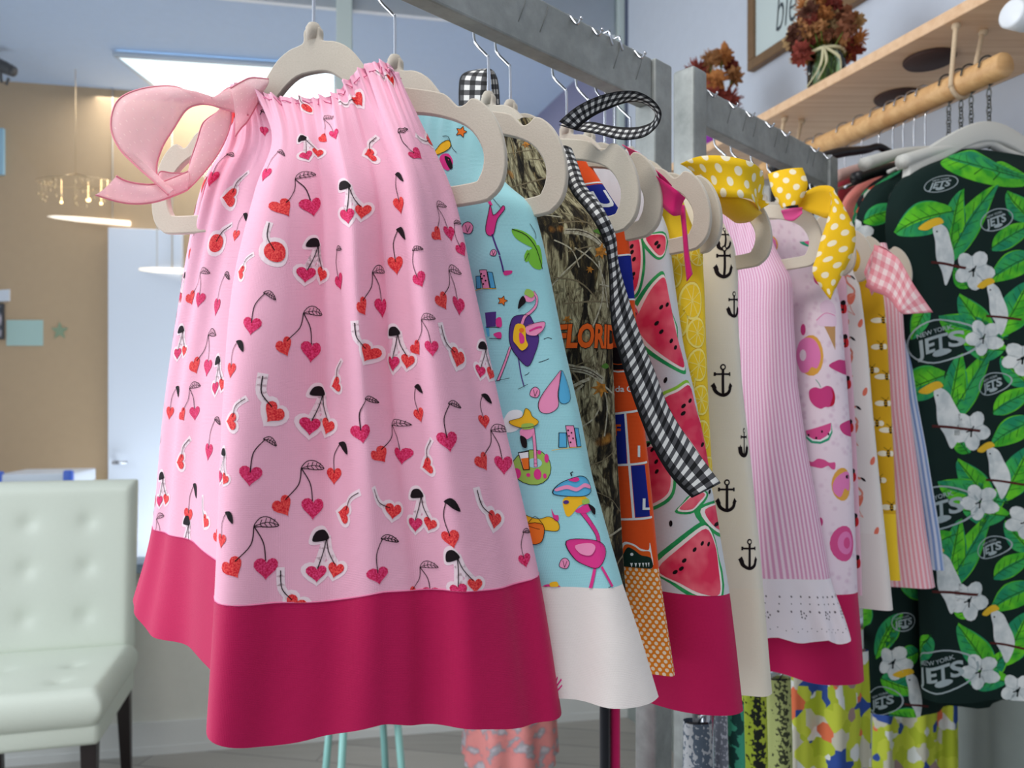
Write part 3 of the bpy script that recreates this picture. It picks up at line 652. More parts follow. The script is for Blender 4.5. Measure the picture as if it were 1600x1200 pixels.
for px, py, k, sc, rt in [(604,118,'D',.8,.6),(552,150,'D',.95,.9),(478,163,'F',.6,0),(508,200,'A',.75,.2),(412,190,'B',.8,-.1),(480,228,'C',.7,.2),(425,255,'B',.95,-.1),(583,232,'D',.85,-.9),(640,225,'B',.8,.5),(668,215,'D',.9,.9),
  (462,303,'A',1,.15),(548,312,'C',1,.1),(622,298,'E',1,0),(620,388,'E',1.05,0),(433,378,'F',1,0),(372,352,'E',.75,-.1),(382,415,'D',.75,-1.1),(492,404,'C',1,-.1),(527,420,'B',.95,.3),(580,452,'A',1,0),(403,482,'B',1,-.1),(706,452,'A',1.0,-.1),
  (652,412,'B',.85,.3),(467,522,'A',1.05,-.05),(365,562,'E',.85,-.1),(568,540,'D',1,0),(622,550,'C',.95,0),(660,528,'A',.8,0),(708,545,'D',1.15,.1),(757,560,'C',.85,-.3),(422,622,'D',1.15,-.1),(370,648,'D',.85,-1.0),(500,645,'C',1.05,-.1),
  (570,656,'B',.95,0),(650,628,'E',.8,.2),(527,592,'D',.8,-.8),(614,690,'A',.85,0),(402,716,'B',1.05,-.15),(706,664,'B',1.05,0),(770,702,'A',1,-.1),(526,725,'E',.95,-.1),(669,712,'D',.85,-.8),(465,768,'A',1.1,0),(543,796,'D',.95,-1.3),
  (605,784,'D',.9,.3),(654,800,'C',.9,-.1),(701,822,'E',1.05,.15),(766,800,'D',1.1,.1),(350,822,'E',.8,-.1),(347,725,'C',.75,-.2),(391,862,'A',1.15,0),(508,866,'C',1.05,0),(598,880,'B',1.0,0),(656,906,'A',.75,0),(722,902,'C',1,.2),
  (456,922,'D',1.1,0),(822,855,'B',.8,0),(716,372,'B',.8,.3),(690,342,'A',.8,.2),(755,640,'E',.8,0),(320,553,'A',1.2,0),(343,460,'B',1.2,-.1),(345,375,'F',1.1,-1.),(368,297,'D',1.1,-.9),(342,262,'B',.9,0),(270,632,'E',1.1,-.1),(330,680,'B',1.2,-.1),
  (284,706,'D',1.1,-.9),(253,765,'C',1.05,.1),(297,788,'E',1.25,-.1),(290,842,'C',1.2,-.1),(243,836,'A',.9,.3)]:
    body_c.at(px, py, CH[k], sc*0.85, rt)
def _rc(cl, i, j, rng): cl.motif(i, j, CH[rng.choice('ABCDE')], 0.85, rng.uniform(-.2, .2))
body_c.scatter(_rc, 0.036, 900, random.Random(5), (0.05, 0.97), (94, 177))
d1 = empty('pillowcase_dress', (-0.155, 0.60, EYE-0.21), label='nearest dress, pink with red cherry hearts, raspberry hem band and pink organza bow', cat='dress', group='pillowcase dresses on the racks')
body_c.build('skirt_panel', [PINK, RED, MAG, BLK, HALO], d1)
HOTPINK = fabric('raspberry cotton', (194, 17, 84), var=0.05, sheen=0.12)
hb = band_c.build('hem_band', HOTPINK, d1)
# seams: top casing cord of stitches and the side seam
mb = MB(); mb.tube([full[k, 4]+body_c.N[k, 4]*0.0004 for k in range(0, ni, 2)], 0.00035, 5, closed=True); mb.build('stitching', ink('pink thread', (226, 120, 160)), d1); mb = MB(); mb.tube([full[k, 100] for k in range(0, ni, 2)], 0.0005, 5, closed=True)
mb.build('stitching', ink('pink thread', (226, 120, 160)), d1)

# ------------------------------------------------------------------ ribbons
def ribbon(name, A, B, mat, parent, nper=8, nw=6, curl=0.0, thick=0.0006):
    """A ribbon between two edge curves, each a list of (px, py, depth) points in space."""
    a = crom([P(*q) for q in A], nper); 
    b = crom([P(*q) for q in B], nper)
    if len(b) != len(a):
        x = np.linspace(0, len(b)-1, len(a)); b = np.array([[np.interp(t, np.arange(len(b)), b[:, c_]) for c_ in range(3)] for t in x])
    n = len(a); mid = (a+b)/2; v = np.concatenate([[0], np.cumsum(np.linalg.norm(np.diff(mid, axis=0), axis=1))]); wd = float(np.median(np.linalg.norm(a-b, axis=1)))
    T_ = np.gradient(mid, axis=0); Nn = np.cross(T_, b-a); Nn /= np.maximum(np.linalg.norm(Nn, axis=1, keepdims=True), 1e-9)
    G = np.array([[a[k]*(1-w)+b[k]*w+Nn[k]*curl*math.sin(w*PI) for k in range(n)] for w in np.linspace(0, 1, nw)])
    mb = MB(); uv = [(w*wd, float(v[k])) for w in np.linspace(0, 1, nw) for k in range(n)]
    mb.add(G.reshape(-1, 3), [(i*n+j, (i+1)*n+j, (i+1)*n+j+1, i*n+j+1) for i in range(nw-1) for j in range(n-1)], 0, uv)
    o = mb.build(name, mat, parent); md = o.modifiers.new('s', 'SOLIDIFY'); md.thickness = thick if mat != ORG else 0.00005; md.offset = 0
    return o, a, b, wd
def organza():
    nt = NT('pink dotted organza'); u, v = nt.uv()
    def cell(x): return nt.math('SUBTRACT', nt.math('FRACT', x), 0.5)
    s_ = 0.0052; row = nt.math('FLOOR', nt.math('DIVIDE', v, s_)); sh = nt.math('MULTIPLY', nt.math('MODULO', row, 2.0), 0.5)
    dx = cell(nt.math('ADD', nt.math('DIVIDE', u, s_), sh)); dy = cell(nt.math('DIVIDE', v, s_))
    d = nt.math('SQRT', nt.math('ADD', nt.math('MULTIPLY', dx, dx), nt.math('MULTIPLY', dy, dy)))
    dot = nt.math('LESS_THAN', d, 0.11)
    b1 = nt.n('BsdfDiffuse', i0=nt.mix(dot, lin((255, 226, 228)), lin((255, 244, 238)))); b2 = nt.n('BsdfTranslucent', i0=(*lin((255, 222, 226)), 1)); b3 = nt.n('BsdfTransparent')
    m1 = nt.n('MixShader', i0=0.50, i1=b1.outputs[0], i2=b2.outputs[0]); fac = nt.math('MULTIPLY_ADD', dot, -0.15, 0.22)
    nt.n('OutputMaterial', Surface=nt.n('MixShader', i0=fac, i1=m1.outputs[0], i2=b3.outputs[0]).outputs[0]); return nt.m
ORG = organza(); CORD = fabric('rose overlock thread', (240, 150, 164), var=0.1)
def c1(pts, Y0, Y1=None):
    n = len(pts); Y1 = Y0 if Y1 is None else Y1
    return [(130+x/3, y/3, Y0+(Y1-Y0)*k/(n-1)) for k, (x, y) in enumerate(pts)]
bow = []
bow.append(ribbon('ribbon_loop', c1([(775,420),(690,410),(600,470),(540,465),(450,412),(350,405),(230,430),(155,482),(130,590),(165,690),(245,775),(330,850),(400,915)], .60, .575),
  c1([(775,540),(690,520),(640,505),(590,490),(530,492),(478,520),(425,600),(375,680),(347,760),(345,820),(352,860),(375,898),(408,917)], .592, .585), ORG, d1, curl=0.006))
bow.append(ribbon('ribbon_loop', c1([(350,850),(362,806),(420,812),(490,806),(505,750),(535,660),(556,590),(580,560),(640,520),(720,470)], .60, .60),
  c1([(395,905),(405,917),(450,905),(492,885),(560,815),(625,730),(668,650),(690,580),(700,500),(735,450)], .59, .597), ORG, d1, curl=-0.004))
bow.append(ribbon('ribbon_tail', c1([(500,800),(430,830),(340,862),(270,862),(200,848),(155,825)], .595, .56), c1([(490,890),(440,912),(345,945),(250,956),(160,945),(58,914)], .59, .565), ORG, d1, curl=0.003))
bow.append(ribbon('ribbon_knot', c1([(690,415),(740,385),(790,365),(870,372)], .59, .60), c1([(712,640),(740,600),(775,560),(845,430)], .588, .60), ORG, d1, curl=-0.008))
for o, a, b, w in bow:
    for e in (a, b):
        mb = MB(); mb.tube([tuple(q) for q in e], 0.0007, 6); mb.build('overlock_edge', CORD, o)

# ------------------------------------------------------------------ prints drawn on cloth from their outlines in the photograph
def proj(p): return np.array((800+1200*p[0]/p[1], 640-1200*(p[2]-EYE)/p[1]))
def draw(cl, shapes, anchor=None, snap=None):
    """Fit flat outlines (photo pixels) to the weave round one anchor point of the cloth, using the local scale of the cloth."""
    if anchor is None:
        q = [p for s_ in shapes for p in s_[0]]; anchor = (sum(p[0] for p in q)/len(q), sum(p[1] for p in q)/len(q))
    i, j = cl.find(*(snap or anchor)); p0 = proj(cl.G[i, j]); h = 2
    di = (proj(cl.pt(i+h, j))-proj(cl.pt(i-h, j)))/(2*h); j0, j1 = max(j-h, 0), min(j+h, cl.nj-1)
    dj = (proj(cl.G[i, j1])-proj(cl.G[i, j0]))/(j1-j0); J = np.array([[di[0], dj[0]], [di[1], dj[1]]])
    if abs(di[0]) < 0.25: J[0, 0] = 0.25*(-1 if di[0] <= 0 else 1)
    K = np.linalg.inv(J); cl.spots.append(cl.pt(i, j)); base = p0 if snap is None else np.array(anchor)
    off = np.array(anchor)
    for pts, m, l in shapes:
        q = []
        for x, y in pts:
            # move the outline with the anchor: anchor lands where it was found
            v = K @ (np.array((x, y))-p0 if snap is None else np.array((x, y))-off); q.append((i+v[0], j+v[1]))
        cl.clip(q, m, l)
def cr(ox, oy, s, pts): return [(ox+x/s, oy+y/s) for x, y in pts]
def shift(shapes, dx, dy, sc=1.0): return [([(dx+x*sc, dy-y*sc) for x, y in p], m, l) for p, m, l in shapes]    # y-up motif units -> pixels

def make_dress(key, edge, seam, hem, mats, bmats, label, bn=0.03, bf=0.012, folds=(), left=0.95, ltop=1.0, ni=132, nb=84, nh=26, bn0=0.012, dipf=0.0, solid=0, lm=None):
    N, th, hz = HD[key]; co, si = math.cos(th), math.sin(th); d = np.array((co, -si)); near = np.array((-si, -co))
    zz, xx = [], []
    for px, py in edge:
        r = (px-800)/1200; x = (r*N[1]-N[0])/(co+r*si); Y = N[1]-x*si; xx.append(x); zz.append(EYE+(640-py)/1200*Y)
    def zof(py):
        k = next(k for k in range(len(edge)-1) if edge[k+1][1] >= py or k == len(edge)-2); t = (py-edge[k][1])/(edge[k+1][1]-edge[k][1]); return zz[k]+(zz[k+1]-zz[k])*t
    zt, zh = zz[0], zz[-1]; zs = zof(seam) if seam else zh
    Z = np.concatenate([np.linspace(zt, zs, nb+1), np.linspace(zs, zh, nh+1)[1:]]) if seam else np.linspace(zt, zh, nb+nh)
    xr = np.interp(-Z, -np.array(zz), xx); k5 = 5
    ker = np.hanning(k5+2)[1:-1]; ker /= ker.sum(); xr = np.concatenate([xr[:2], np.convolve(xr, ker, 'same')[2:-2], xr[-2:]])
    T = (zt-Z)/(zt-zh); lf = left*ltop+(left-left*ltop)*T
    xl = -np.clip(xr*lf, 0.02, lm or 0.24)
    ph = np.linspace(0, 2*PI, ni, endpoint=False); cs, sn = np.cos(ph), np.sin(ph)
    a = (xr-xl)/2; c_ = (xr+xl)/2
    X = c_[None]+a[None]*(np.sign(cs)*np.abs(cs)**0.8)[:, None]
    w = T**0.8; Bn = bn0+(bn-bn0)*w; Bf = 0.008+(bf-0.008)*w
    Yn = np.where(sn[:, None] > 0, Bn[None]*(np.abs(sn)**0.7)[:, None], -Bf[None]*(np.abs(sn)**0.7)[:, None])
    for A_, K_, p_, z0 in folds:
        Yn = Yn+A_*np.sin(K_*X+p_)*np.abs(sn)[:, None]*np.clip((T-z0)/0.25, 0, 1)[None]
    gth = np.exp(-T/0.07)[None]*0.0022*np.sin(X*520+1.0)*np.abs(sn)[:, None]; Yn = Yn+gth
    dip = dipf*np.sin(ph*2.0+0.4)[:, None]*T[None]
    G = np.empty((ni, len(Z), 3)); G[..., 0] = N[0]+d[0]*X+near[0]*Yn; G[..., 1] = N[1]+d[1]*X+near[1]*Yn; G[..., 2] = Z[None]+dip
    t = empty('pillowcase_dress', (N[0], N[1], float(zh)), label=label, cat='dress', group='pillowcase dresses on the racks')
    body = Cloth(G[:, :nb+1]) if seam else Cloth(G); band = Cloth(G[:, nb:]) if seam else None
    return t, body, band
INK = {'black': BLK, 'pink': ink('pink ink', (244, 150, 190)), 'hot': ink('hot pink ink', (226, 58, 140)), 'yellow': ink('yellow ink', (246, 190, 40)), 'purple': ink('purple ink', (82, 52, 128)),
 'blue': ink('blue ink', (90, 178, 220)), 'green': ink('green ink', (160, 196, 90)), 'white': ink('white ink', (240, 244, 244)), 'orange': ink('orange ink', (240, 120, 40)), 'aqua': ink('aqua ink', (168, 218, 222)), 'leaf': ink('leaf ink', (120, 190, 60))}
def lines(pts, w, m=1, l=4, c=True): return stroke(pts, w, m, l, c, 3)
# ---- aqua flamingo dress
t, b2, h2 = make_dress('flamingo', [(742,176),(752,205),(764,240),(775,270),(800,296),(832,318),(848,380),(862,450),(880,540),(905,650),(923,745),(950,840),(972,913),(1003,1005),(1028,1090)], 913, 1090, None, None,
  'aqua dress printed with flamingos, plain white hem band, behind the cherry dress', bn=0.050, bf=0.02, folds=((0.009, 62, 0.3, 0.1), (0.004, 120, 1.0, 0.15)), bn0=0.018, lm=0.20)
M2 = [fabric('aqua cotton', (160, 218, 224), var=0.03)]+[INK[k] for k in ('black', 'pink', 'hot', 'yellow', 'purple', 'blue', 'green', 'white', 'orange', 'aqua', 'leaf')]
BK, PK, HP, YL, PU, BU, GN, WH, OG, AQ, LF = range(1, 12)
def o_(pts, m, w=0.7, l=2): p = blob(pts); return [(p, m, l)]+stroke(p+[p[0]], w, BK, l+3, False)
a = lambda pts: cr(700, 400, 4, pts)
b = lambda pts: cr(550, 380, 3, pts)
c = lambda pts: cr(780, 640, 2.4, pts)
e = lambda pts: cr(500, 0, 3, pts)
fl = o_(a([(420,380),(500,370),(530,400),(575,510),(540,620),(500,690),(450,640),(410,560),(400,460)]), PU)
fl += stroke(a([(548,225),(574,262),(560,312),(520,350),(480,380),(462,430)]), 5.4, BK, 3)+stroke(a([(548,225),(574,262),(560,312),(520,350),(480,380),(462,430)]), 4.0, PK, 4)
fl += [(blob(a([(490,440),(560,418),(632,415),(612,462),(560,497),(495,490)])), PK, 6)]+stroke(a([(490,440),(560,418),(632,415),(612,462),(560,497)]), 0.7, BK, 8)+stroke(a([(510,470),(560,450),(600,445)]), 3, HP, 7)
fl += [(blob(a([(430,430),(480,440),(488,520),(500,560),(468,592),(440,560),(420,520)])), YL, 7), (circ(*a([(462,465)])[0], 3.5), OG, 8), (blob(a([(450,480),(475,500),(478,540),(455,545)])), HP, 8)]
fl += stroke(a([(410,570),(390,680),(372,775)]), 3.2, BK, 2)+stroke(a([(410,570),(390,680),(372,775)]), 2.0, PK, 3)+stroke(a([(450,640),(465,740),(482,812)]), 1.4, PU, 3)+lines(a([(330,800),(375,775),(415,762)]), 0.7)+lines(a([(455,830),(482,812),(500,800)]), 0.7)
fl += [(blob(a([(480,250),(505,235),(548,242),(552,270),(520,288),(485,282)])), PK, 6), (blob(a([(470,250),(447,280),(440,332),(465,312),(488,285)])), BK, 7), (blob(a([(478,238),(492,208),(530,215),(552,240),(528,262),(495,248)])), GN, 8)]
draw(b2, fl)
draw(b2, o_(a([(710,715),(640,800),(600,900),(610,970),(650,982),(690,940),(686,850)]), PK)+o_(a([(714,715),(760,800),(775,890),(740,922),(700,915),(690,850)]), BU))
draw(b2, [(blob(b([(725,835),(750,785),(800,790),(790,860),(760,885),(728,880)])), WH, 1)]+[(circ(*b([(850,1050)])[0], 30, 28), BK, 2), (circ(*b([(850,1050)])[0], 29, 27), GN, 3), (circ(*b([(857,1030)])[0], 12, 7.5), AQ, 4)]
  +[(circ(*b([(x, y)])[0], rx, ry), HP, 4) for x, y, rx, ry in ((780,1080,6,8.5),(870,1082,6,8.5),(917,1008,4,7),(880,980,3.4,3.4),(828,1086,3,3),(905,1090,3,4),(800,1000,4,4))]
  +stroke(b([(850,870),(858,950),(862,1045)]), 5.6, BK, 5)+stroke(b([(850,870),(858,950),(862,1045)]), 4.2, PK, 6)+[(blob(b([(795,872),(850,866),(848,900),(818,920),(793,902)])), PK, 7), (blob(b([(791,903),(818,918),(820,958),(800,952)])), BK, 8)]
  +o_(b([(750,832),(798,815),(815,775),(838,788),(848,812),(880,835),(860,856),(800,866),(755,850)]), YL, 0.7, 7)+[(blob(b([(800,848),(850,846),(850,868),(802,872)])), GN, 9), (b([(783,980),(830,972),(835,1062),(806,1064)]), BK, 5), (b([(787,985),(827,978),(831,1058),(809,1060)]), WH, 6), (b([(796,1010),(829,1005),(831,1058),(809,1060)]), OG, 7)])
def castle(f, x, y, s, fl_=1): 
    q = lambda pts: f([(x+u*s*fl_, y+v*s) for u, v in pts]); o = []
    for pts, m in (([(-50,0),(-15,0),(-8,90),(-45,92)], BU), ([(-20,-45),(32,-45),(50,90),(5,92)], PK), ([(38,-30),(70,-28),(85,85),(55,88)], BU)): o += [(q(pts), m, 2)]+stroke(q(pts+[pts[0]]), 0.8, BK, 3, False)
    for u, v in ((-5,-15),(15,0),(0,20),(25,35),(10,60)): o += [(circ(*q([(u, v)])[0], 1.3), BK, 4)]
    return o+lines(q([(-70,110),(0,95),(90,90)]), 0.8, YL)
draw(b2, castle(a, 755, 1105, 1.0)); draw(b2, castle(a, 215, 125, 0.85))
def starf(x, y, r, m=OG): 
    p = [(x+(r if k % 2 == 0 else r*0.5)*math.sin(k*PI/5+.3), y-(r if k % 2 == 0 else r*0.5)*math.cos(k*PI/5+.3)) for k in range(10)]; return [(p, m, 2)]+stroke(p+[p[0]], 0.7, BK, 3, False)
draw(b2, starf(785, 470, 8)); draw(b2, starf(721, 206, 9))
def shell(x, y, r, m=HP): p = blob([(x-r, y+r*.5), (x-r*.6, y-r*.7), (x+r*.3, y-r), (x+r, y-.2*r), (x+.6*r, y+.9*r), (x-.2*r, y+r)]); return [(p, PK, 2)]+stroke(p+[p[0]], 0.8, BK, 3, False)+lines([(x, y+r*.8), (x-.3*r, y-.5*r)], 0.7)+lines([(x, y+r*.8), (x+.5*r, y-.4*r)], 0.7)
for x, y, r in ((836,613,8),(882,880,8),(731,356,9),(771,395,5)): draw(b2, shell(x, y, r))
draw(b2, [(a([(225,352),(300,348),(298,440),(240,444)]), PU, 2), (a([(232,440),(256,440),(262,500),(250,505)]), BU, 2), (blob(a([(300,395),(330,385),(335,440),(305,445)])), HP, 3), (blob(a([(285,490),(325,475),(335,500),(320,520)])), HP, 3)]+lines(a([(240,446),(320,446)]), 1.0)+lines(a([(262,516),(330,518)]), 1.0))
um = [(300,248),(340,262),(354,305),(320,324),(258,324),(228,312),(245,272)]
draw(b2, [(blob(c([(258,330),(320,325),(336,345),(300,362),(275,402),(262,380)])), YL, 2)]+o_(c(um), BU, 1.0, 3)+[(blob(c([(233,296),(260,282),(290,292),(320,276),(350,284),(350,297),(320,291),(290,306),(260,297),(236,306)])), PK, 6), (blob(c([(262,262),(290,252),(300,262),(285,270)])), HP, 6), (circ(*c([(263,347)])[0], 3), PU, 4)]
  +lines(c([(272,246),(268,236),(275,232)]), 1.6)+[(blob(c([(290,378),(325,355),(352,368),(330,386),(300,388)])), HP, 5), (blob(c([(335,354),(366,372),(362,396),(345,378)])), BK, 6), (blob(c([(310,340),(335,335),(340,350),(315,355)])), GN, 7)]
  +stroke(c([(314,388),(345,430),(370,470),(376,512)]), 7.4, BK, 3)+stroke(c([(314,388),(345,430),(370,470),(376,512)]), 6.2, HP, 4)
  +o_(c([(278,494),(330,486),(385,500),(404,535),(372,590),(330,582),(300,556)]), HP, 0.8, 4)+[(blob(c([(300,510),(340,500),(360,515),(345,545),(315,540)])), PK, 8)]
  +stroke(c([(360,590),(352,670)]), 4, HP, 5, False)+stroke(c([(384,588),(424,658)]), 3.6, HP, 5, False)+lines(c([(340,678),(360,668),(365,672)]), 1)+lines(c([(410,662),(428,655)]), 1))
draw(b2, o_(c([(88,388),(110,400),(150,410),(190,402),(226,425),(222,455),(170,452),(120,440),(92,425)]), YL, 0.8)+o_(c([(104,432),(166,432),(160,494),(118,500)]), OG, 0.9, 5)+lines(c([(104,432),(135,400),(166,432)]), 0.8)+[(blob(c([(200,372),(212,395),(228,398),(226,418),(208,412)])), HP, 4)])
draw(b2, [(blob(c([(158,670),(180,655),(225,660),(232,685),(165,688)])), HP, 2), (blob(c([(158,672),(178,662),(180,684),(160,686)])), BK, 3), (blob(c([(190,650),(215,645),(222,662),(195,665)])), YL, 4)])
draw(b2, [(e([(785,905),(805,905),(812,960),(798,965)]), HP, 2)]+o_(e([(780,1060),(800,960),(815,1010),(862,965),(870,980),(832,1030),(816,1100),(790,1100)]), HP, 0.8)+stroke(e([(810,1100),(828,1150),(846,1192)]), 2.4, PU, 3)+lines(e([(820,905),(835,950),(850,972)]), 0.9))
draw(b2, [(blob(e([(920,1072),(960,1085),(1010,1130),(1012,1165),(975,1150),(935,1115)])), LF, 2), (blob(e([(975,1190),(1000,1160),(1030,1150),(1045,1200),(1040,1260),(1000,1250)])), LF, 2)]+lines(e([(920,1072),(970,1105),(1015,1170),(1045,1260)]), 1.0)+lines(e([(985,1050),(1010,1090),(1012,1120)]), 0.8))
draw(b2, [(blob(a([(488,0),(520,-40),(545,-10),(520,30),(495,35)])), LF, 2)]+lines(a([(488,30),(530,-20)]), 0.8)+[(blob(a([(352,95),(400,92),(395,112),(360,122)])), HP, 2)]+stroke(a([(325,0),(340,50),(352,100)]), 2.2, PU, 3))
draw(b2, [(blob(e([(540,705),(560,680),(600,655),(612,685),(580,715),(550,725)])), YL, 2)]+lines(e([(540,705),(560,680),(600,655),(612,685),(580,715),(550,725)]), 0.8)+lines(e([(575,640),(600,640),(620,690),(645,715)]), 0.8)+[(blob(e([(565,735),(600,720),(625,760),(600,800),(575,780)])), HP, 2), (blob(e([(585,735),(612,745),(622,785),(605,790)])), BK, 3)])
for pts in ([(600,520),(625,510),(650,518)], [(568,665),(600,655),(635,642)], [(480,745),(495,740),(508,728)]): draw(b2, lines(a(pts), 0.9, 1, 1))
def r2_(cl, i, j, rng):
    k = rng.choice((0, 1, 2)); p = cl.pt(i, j); s_ = 0.0005
    sh = shell(0, 0, 12) if k == 0 else starf(0, 0, 13) if k == 1 else o_([(-20, -8), (-6, -12), (0, -24), (6, -12), (20, -8), (10, 0), (-10, 0)], YL)+o_([(-14, 2), (14, 2), (18, 22), (0, 30), (-18, 22)], HP)
    cl.motif(i, j, [([(x, -y) for x, y in q], m, l) for q, m, l in sh], s_)
b2.scatter(r2_, 0.045, 300, random.Random(8), (0.03, 0.96))
b2.build('skirt_panel', M2, t); WCOT = fabric('white cotton', (238, 230, 224), var=0.02)
draw(h2, [(cr(780, 640, 2.4, q), 1, 1) for q in ([(218,1000),(221,1004),(216,1025),(212,1020)], [(232,1008),(235,1014),(218,1040),(214,1035)], [(236,1030),(237,1036),(220,1058),(217,1052)])])
h2.build('hem_band', [WCOT, INK['hot']], t)
D2 = t
# ---- camouflage dress
def camo():
    nt = NT('bark camouflage cotton'); uvn = nt.n('UVMap').outputs[0]
    mp = nt.n('Mapping', i0=uvn); mp.inputs['Scale'].default_value = (2.6, 1.0, 1)
    big = nt.n('TexNoise', Vector=mp.outputs[0], Scale=20.0, Detail=4.0, Distortion=0.9).outputs[0]
    mp2 = nt.n('Mapping', i0=uvn); mp2.inputs['Scale'].default_value = (3.6, 1.0, 1)
    fine = nt.n('TexNoise', Vector=mp2.outputs[0], Scale=48.0, Detail=8.0, Roughness=0.72, Distortion=0.8).outputs[0]
    vo = nt.n('TexVoronoi', {'feature': 'DISTANCE_TO_EDGE'}, Vector=mp2.outputs[0], Scale=34.0).outputs[0]
    bark = nt.ramp(fine, [(0.36, (36, 30, 24)), (0.45, (104, 94, 70)), (0.53, (156, 148, 116)), (0.62, (186, 178, 144)), (0.74, (212, 204, 172))])
    dark = nt.ramp(fine, [(0.40, (18, 16, 14)), (0.52, (44, 38, 28)), (0.60, (84, 72, 44)), (0.66, (150, 130, 90))])
    c_ = nt.mix(nt.ramp(big, [(0.50, (0, 0, 0)), (0.54, (255, 255, 255))]), bark, dark)
    vm = nt.math('LESS_THAN', vo, 0.035); c_ = nt.mix(nt.math('MULTIPLY', vm, 0.45), c_, lin((22, 18, 14)))
    lf = nt.n('TexNoise', Vector=uvn, Scale=26.0, Detail=2.0).outputs[0]
    c_ = nt.mix(nt.ramp(lf, [(0.66, (0, 0, 0)), (0.70, (200, 200, 200))]), c_, nt.ramp(fine, [(0.4, (110, 64, 18)), (0.6, (206, 140, 54))]))
    return nt.out(c_, 0.85, bump=weave(nt), bstr=0.2, bdist=0.0005, spec=0.2)
t, b3, h3 = make_dress('camo', [(838,186),(858,225),(880,268),(915,318),(945,345),(954,400),(955,500),(958,580),(962,680),(968,780),(974,880),(980,960)], None, 960, None, None,
  'dark bark camouflage dress with FLORIDA in orange letters across the front', bn=0.038, bf=0.006, folds=((0.005, 55, 1.0, 0.1),), bn0=0.014, lm=0.17)
M3 = [camo(), ink('team orange ink', (236, 98, 30)), ink('dark outline', (50, 32, 22)), ink('branch ink', (190, 184, 162), col2=(150, 140, 116), scale=400.0), ink('dry leaf ink', (196, 128, 44), col2=(130, 84, 30), scale=300.0), ink('twig ink', (120, 108, 84)), ink('sprout ink', (84, 130, 50))]
tx = text2d('FLORIDA', 50, 2, 3, 0.12, 0.06, 0, 0, 0.64); tx += text2d('FLORIDA', 50, 1, 4, 0.12, 0.038, 0, 0, 0.64)
draw(b3, shift([(p, m, l) for p, m, l in tx], 938, 529), anchor=(915, 529), snap=(915, 529))
for q in ([(740,690),(800,705),(880,720),(985,775)], ): draw(b3, [(p, m, 1) for p, m, l in stroke(a(q), 11, 3, 1)]+stroke(a([(740,686),(800,699),(880,713),(985,768)]), 1.2, 2, 2)+stroke(a([(760,706),(850,722),(940,758)]), 1.0, 2, 2))
draw(b3, stroke(a([(765,830),(820,795),(880,768)]), 5, 3, 1)+stroke(a([(775,880),(810,840),(845,805)]), 3, 3, 1)+stroke(a([(900,740),(930,710),(960,640)]), 2, 5, 1))
f3 = lambda pts: cr(850, 80, 3, pts)
draw(b3, stroke(f3([(110,840),(180,850),(250,880),(320,930)]), 9, 3, 1)+stroke(f3([(110,836),(180,845),(250,874),(320,925)]), 1.0, 2, 2)+stroke(f3([(60,1120),(110,1040),(180,960),(220,920)]), 2.2, 3, 1)+stroke(f3([(60,700),(130,760),(200,800),(300,860)]), 1.2, 5, 1))
def dleaf(x, y, r, rt=0.0): return [([(x+r*rr*math.cos(aa+rt), y+r*rr*math.sin(aa+rt)) for aa, rr in ((0, 1), (.35, .45), (.8, .9), (1.2, .4), (1.7, .8), (2.2, .35), (3.1, .5), (4.0, .35), (4.5, .85), (5.0, .4), (5.5, .95), (5.95, .45))], 4, 2)]
for x, y, r, rt in ((938,392,16,0.5),(940,606,17,2.4),(886,498,9,1),(905,250,8,0),(822,225,8,1),(922,420,8,2)): draw(b3, dleaf(x, y, r, rt))
draw(b3, [(blob(f3([(280,840),(300,820),(330,850),(310,880)])), 6, 3)]); draw(b3, [(blob(a([(960,690),(985,670),(1005,690),(985,705)])), 6, 3)])
def tw(cl, i, j, rng):
    an = rng.uniform(0, 3.1); L_ = rng.uniform(.012, .03); cl.motif(i, j, stroke([(-L_*math.cos(an), -L_*math.sin(an)), (0.002, 0.001), (L_*math.cos(an+.3), L_*math.sin(an+.3))], rng.uniform(.0006, .0016), rng.choice((3, 5, 5)), 1))
b3.spots = []; b3.scatter(tw, 0.012, 260, random.Random(4))
b3.build('skirt_panel', M3, t); D3 = t
# ---- orange and blue team dress
t, b4, h4 = make_dress('team', [(905,225),(925,262),(955,310),(977,342),(985,400),(991,470),(997,560),(1003,640),(1012,720),(1020,800),(1028,888),(1040,970),(1053,1056)], 888, 1056, None, None,
  'narrow orange and blue team dress with white lettered tiles and orange dotted hem', bn=0.012, bf=0.016, folds=((0.003, 60, 0.0, 0.1),), bn0=0.008, lm=0.17)
M4 = [fabric('team orange cotton', (240, 84, 20), var=0.03), ink('royal blue ink', (24, 40, 140)), ink('white ink', (240, 244, 244)), BLK, ink('gator green ink', (20, 48, 40)), ink('team orange ink', (236, 98, 30))]
k4 = lambda pts: cr(960, 560, 3.53, pts)
def rect4(pts, m=1): draw(b4, [(k4(pts), m, 1)])
sh = [(k4([(-60,310),(58,302),(72,580),(-55,590)]), 1, 1), (k4([(92,592),(190,588),(218,868),(118,876)]), 1, 1)]
sh += stroke(k4([(-60,310),(60,297),(200,284)]), 3.4, 2, 2, False)+stroke(k4([(-60,596),(80,586),(220,574)]), 3.4, 2, 2, False)+stroke(k4([(-50,900),(110,886),(240,874)]), 3.4, 2, 2, False)
sh += stroke(k4([(62,298),(82,588)]), 3.4, 2, 2, False)+stroke(k4([(84,588),(110,884)]), 3.4, 2, 2, False)
draw(b4, sh, anchor=k4([(100,590)])[0])
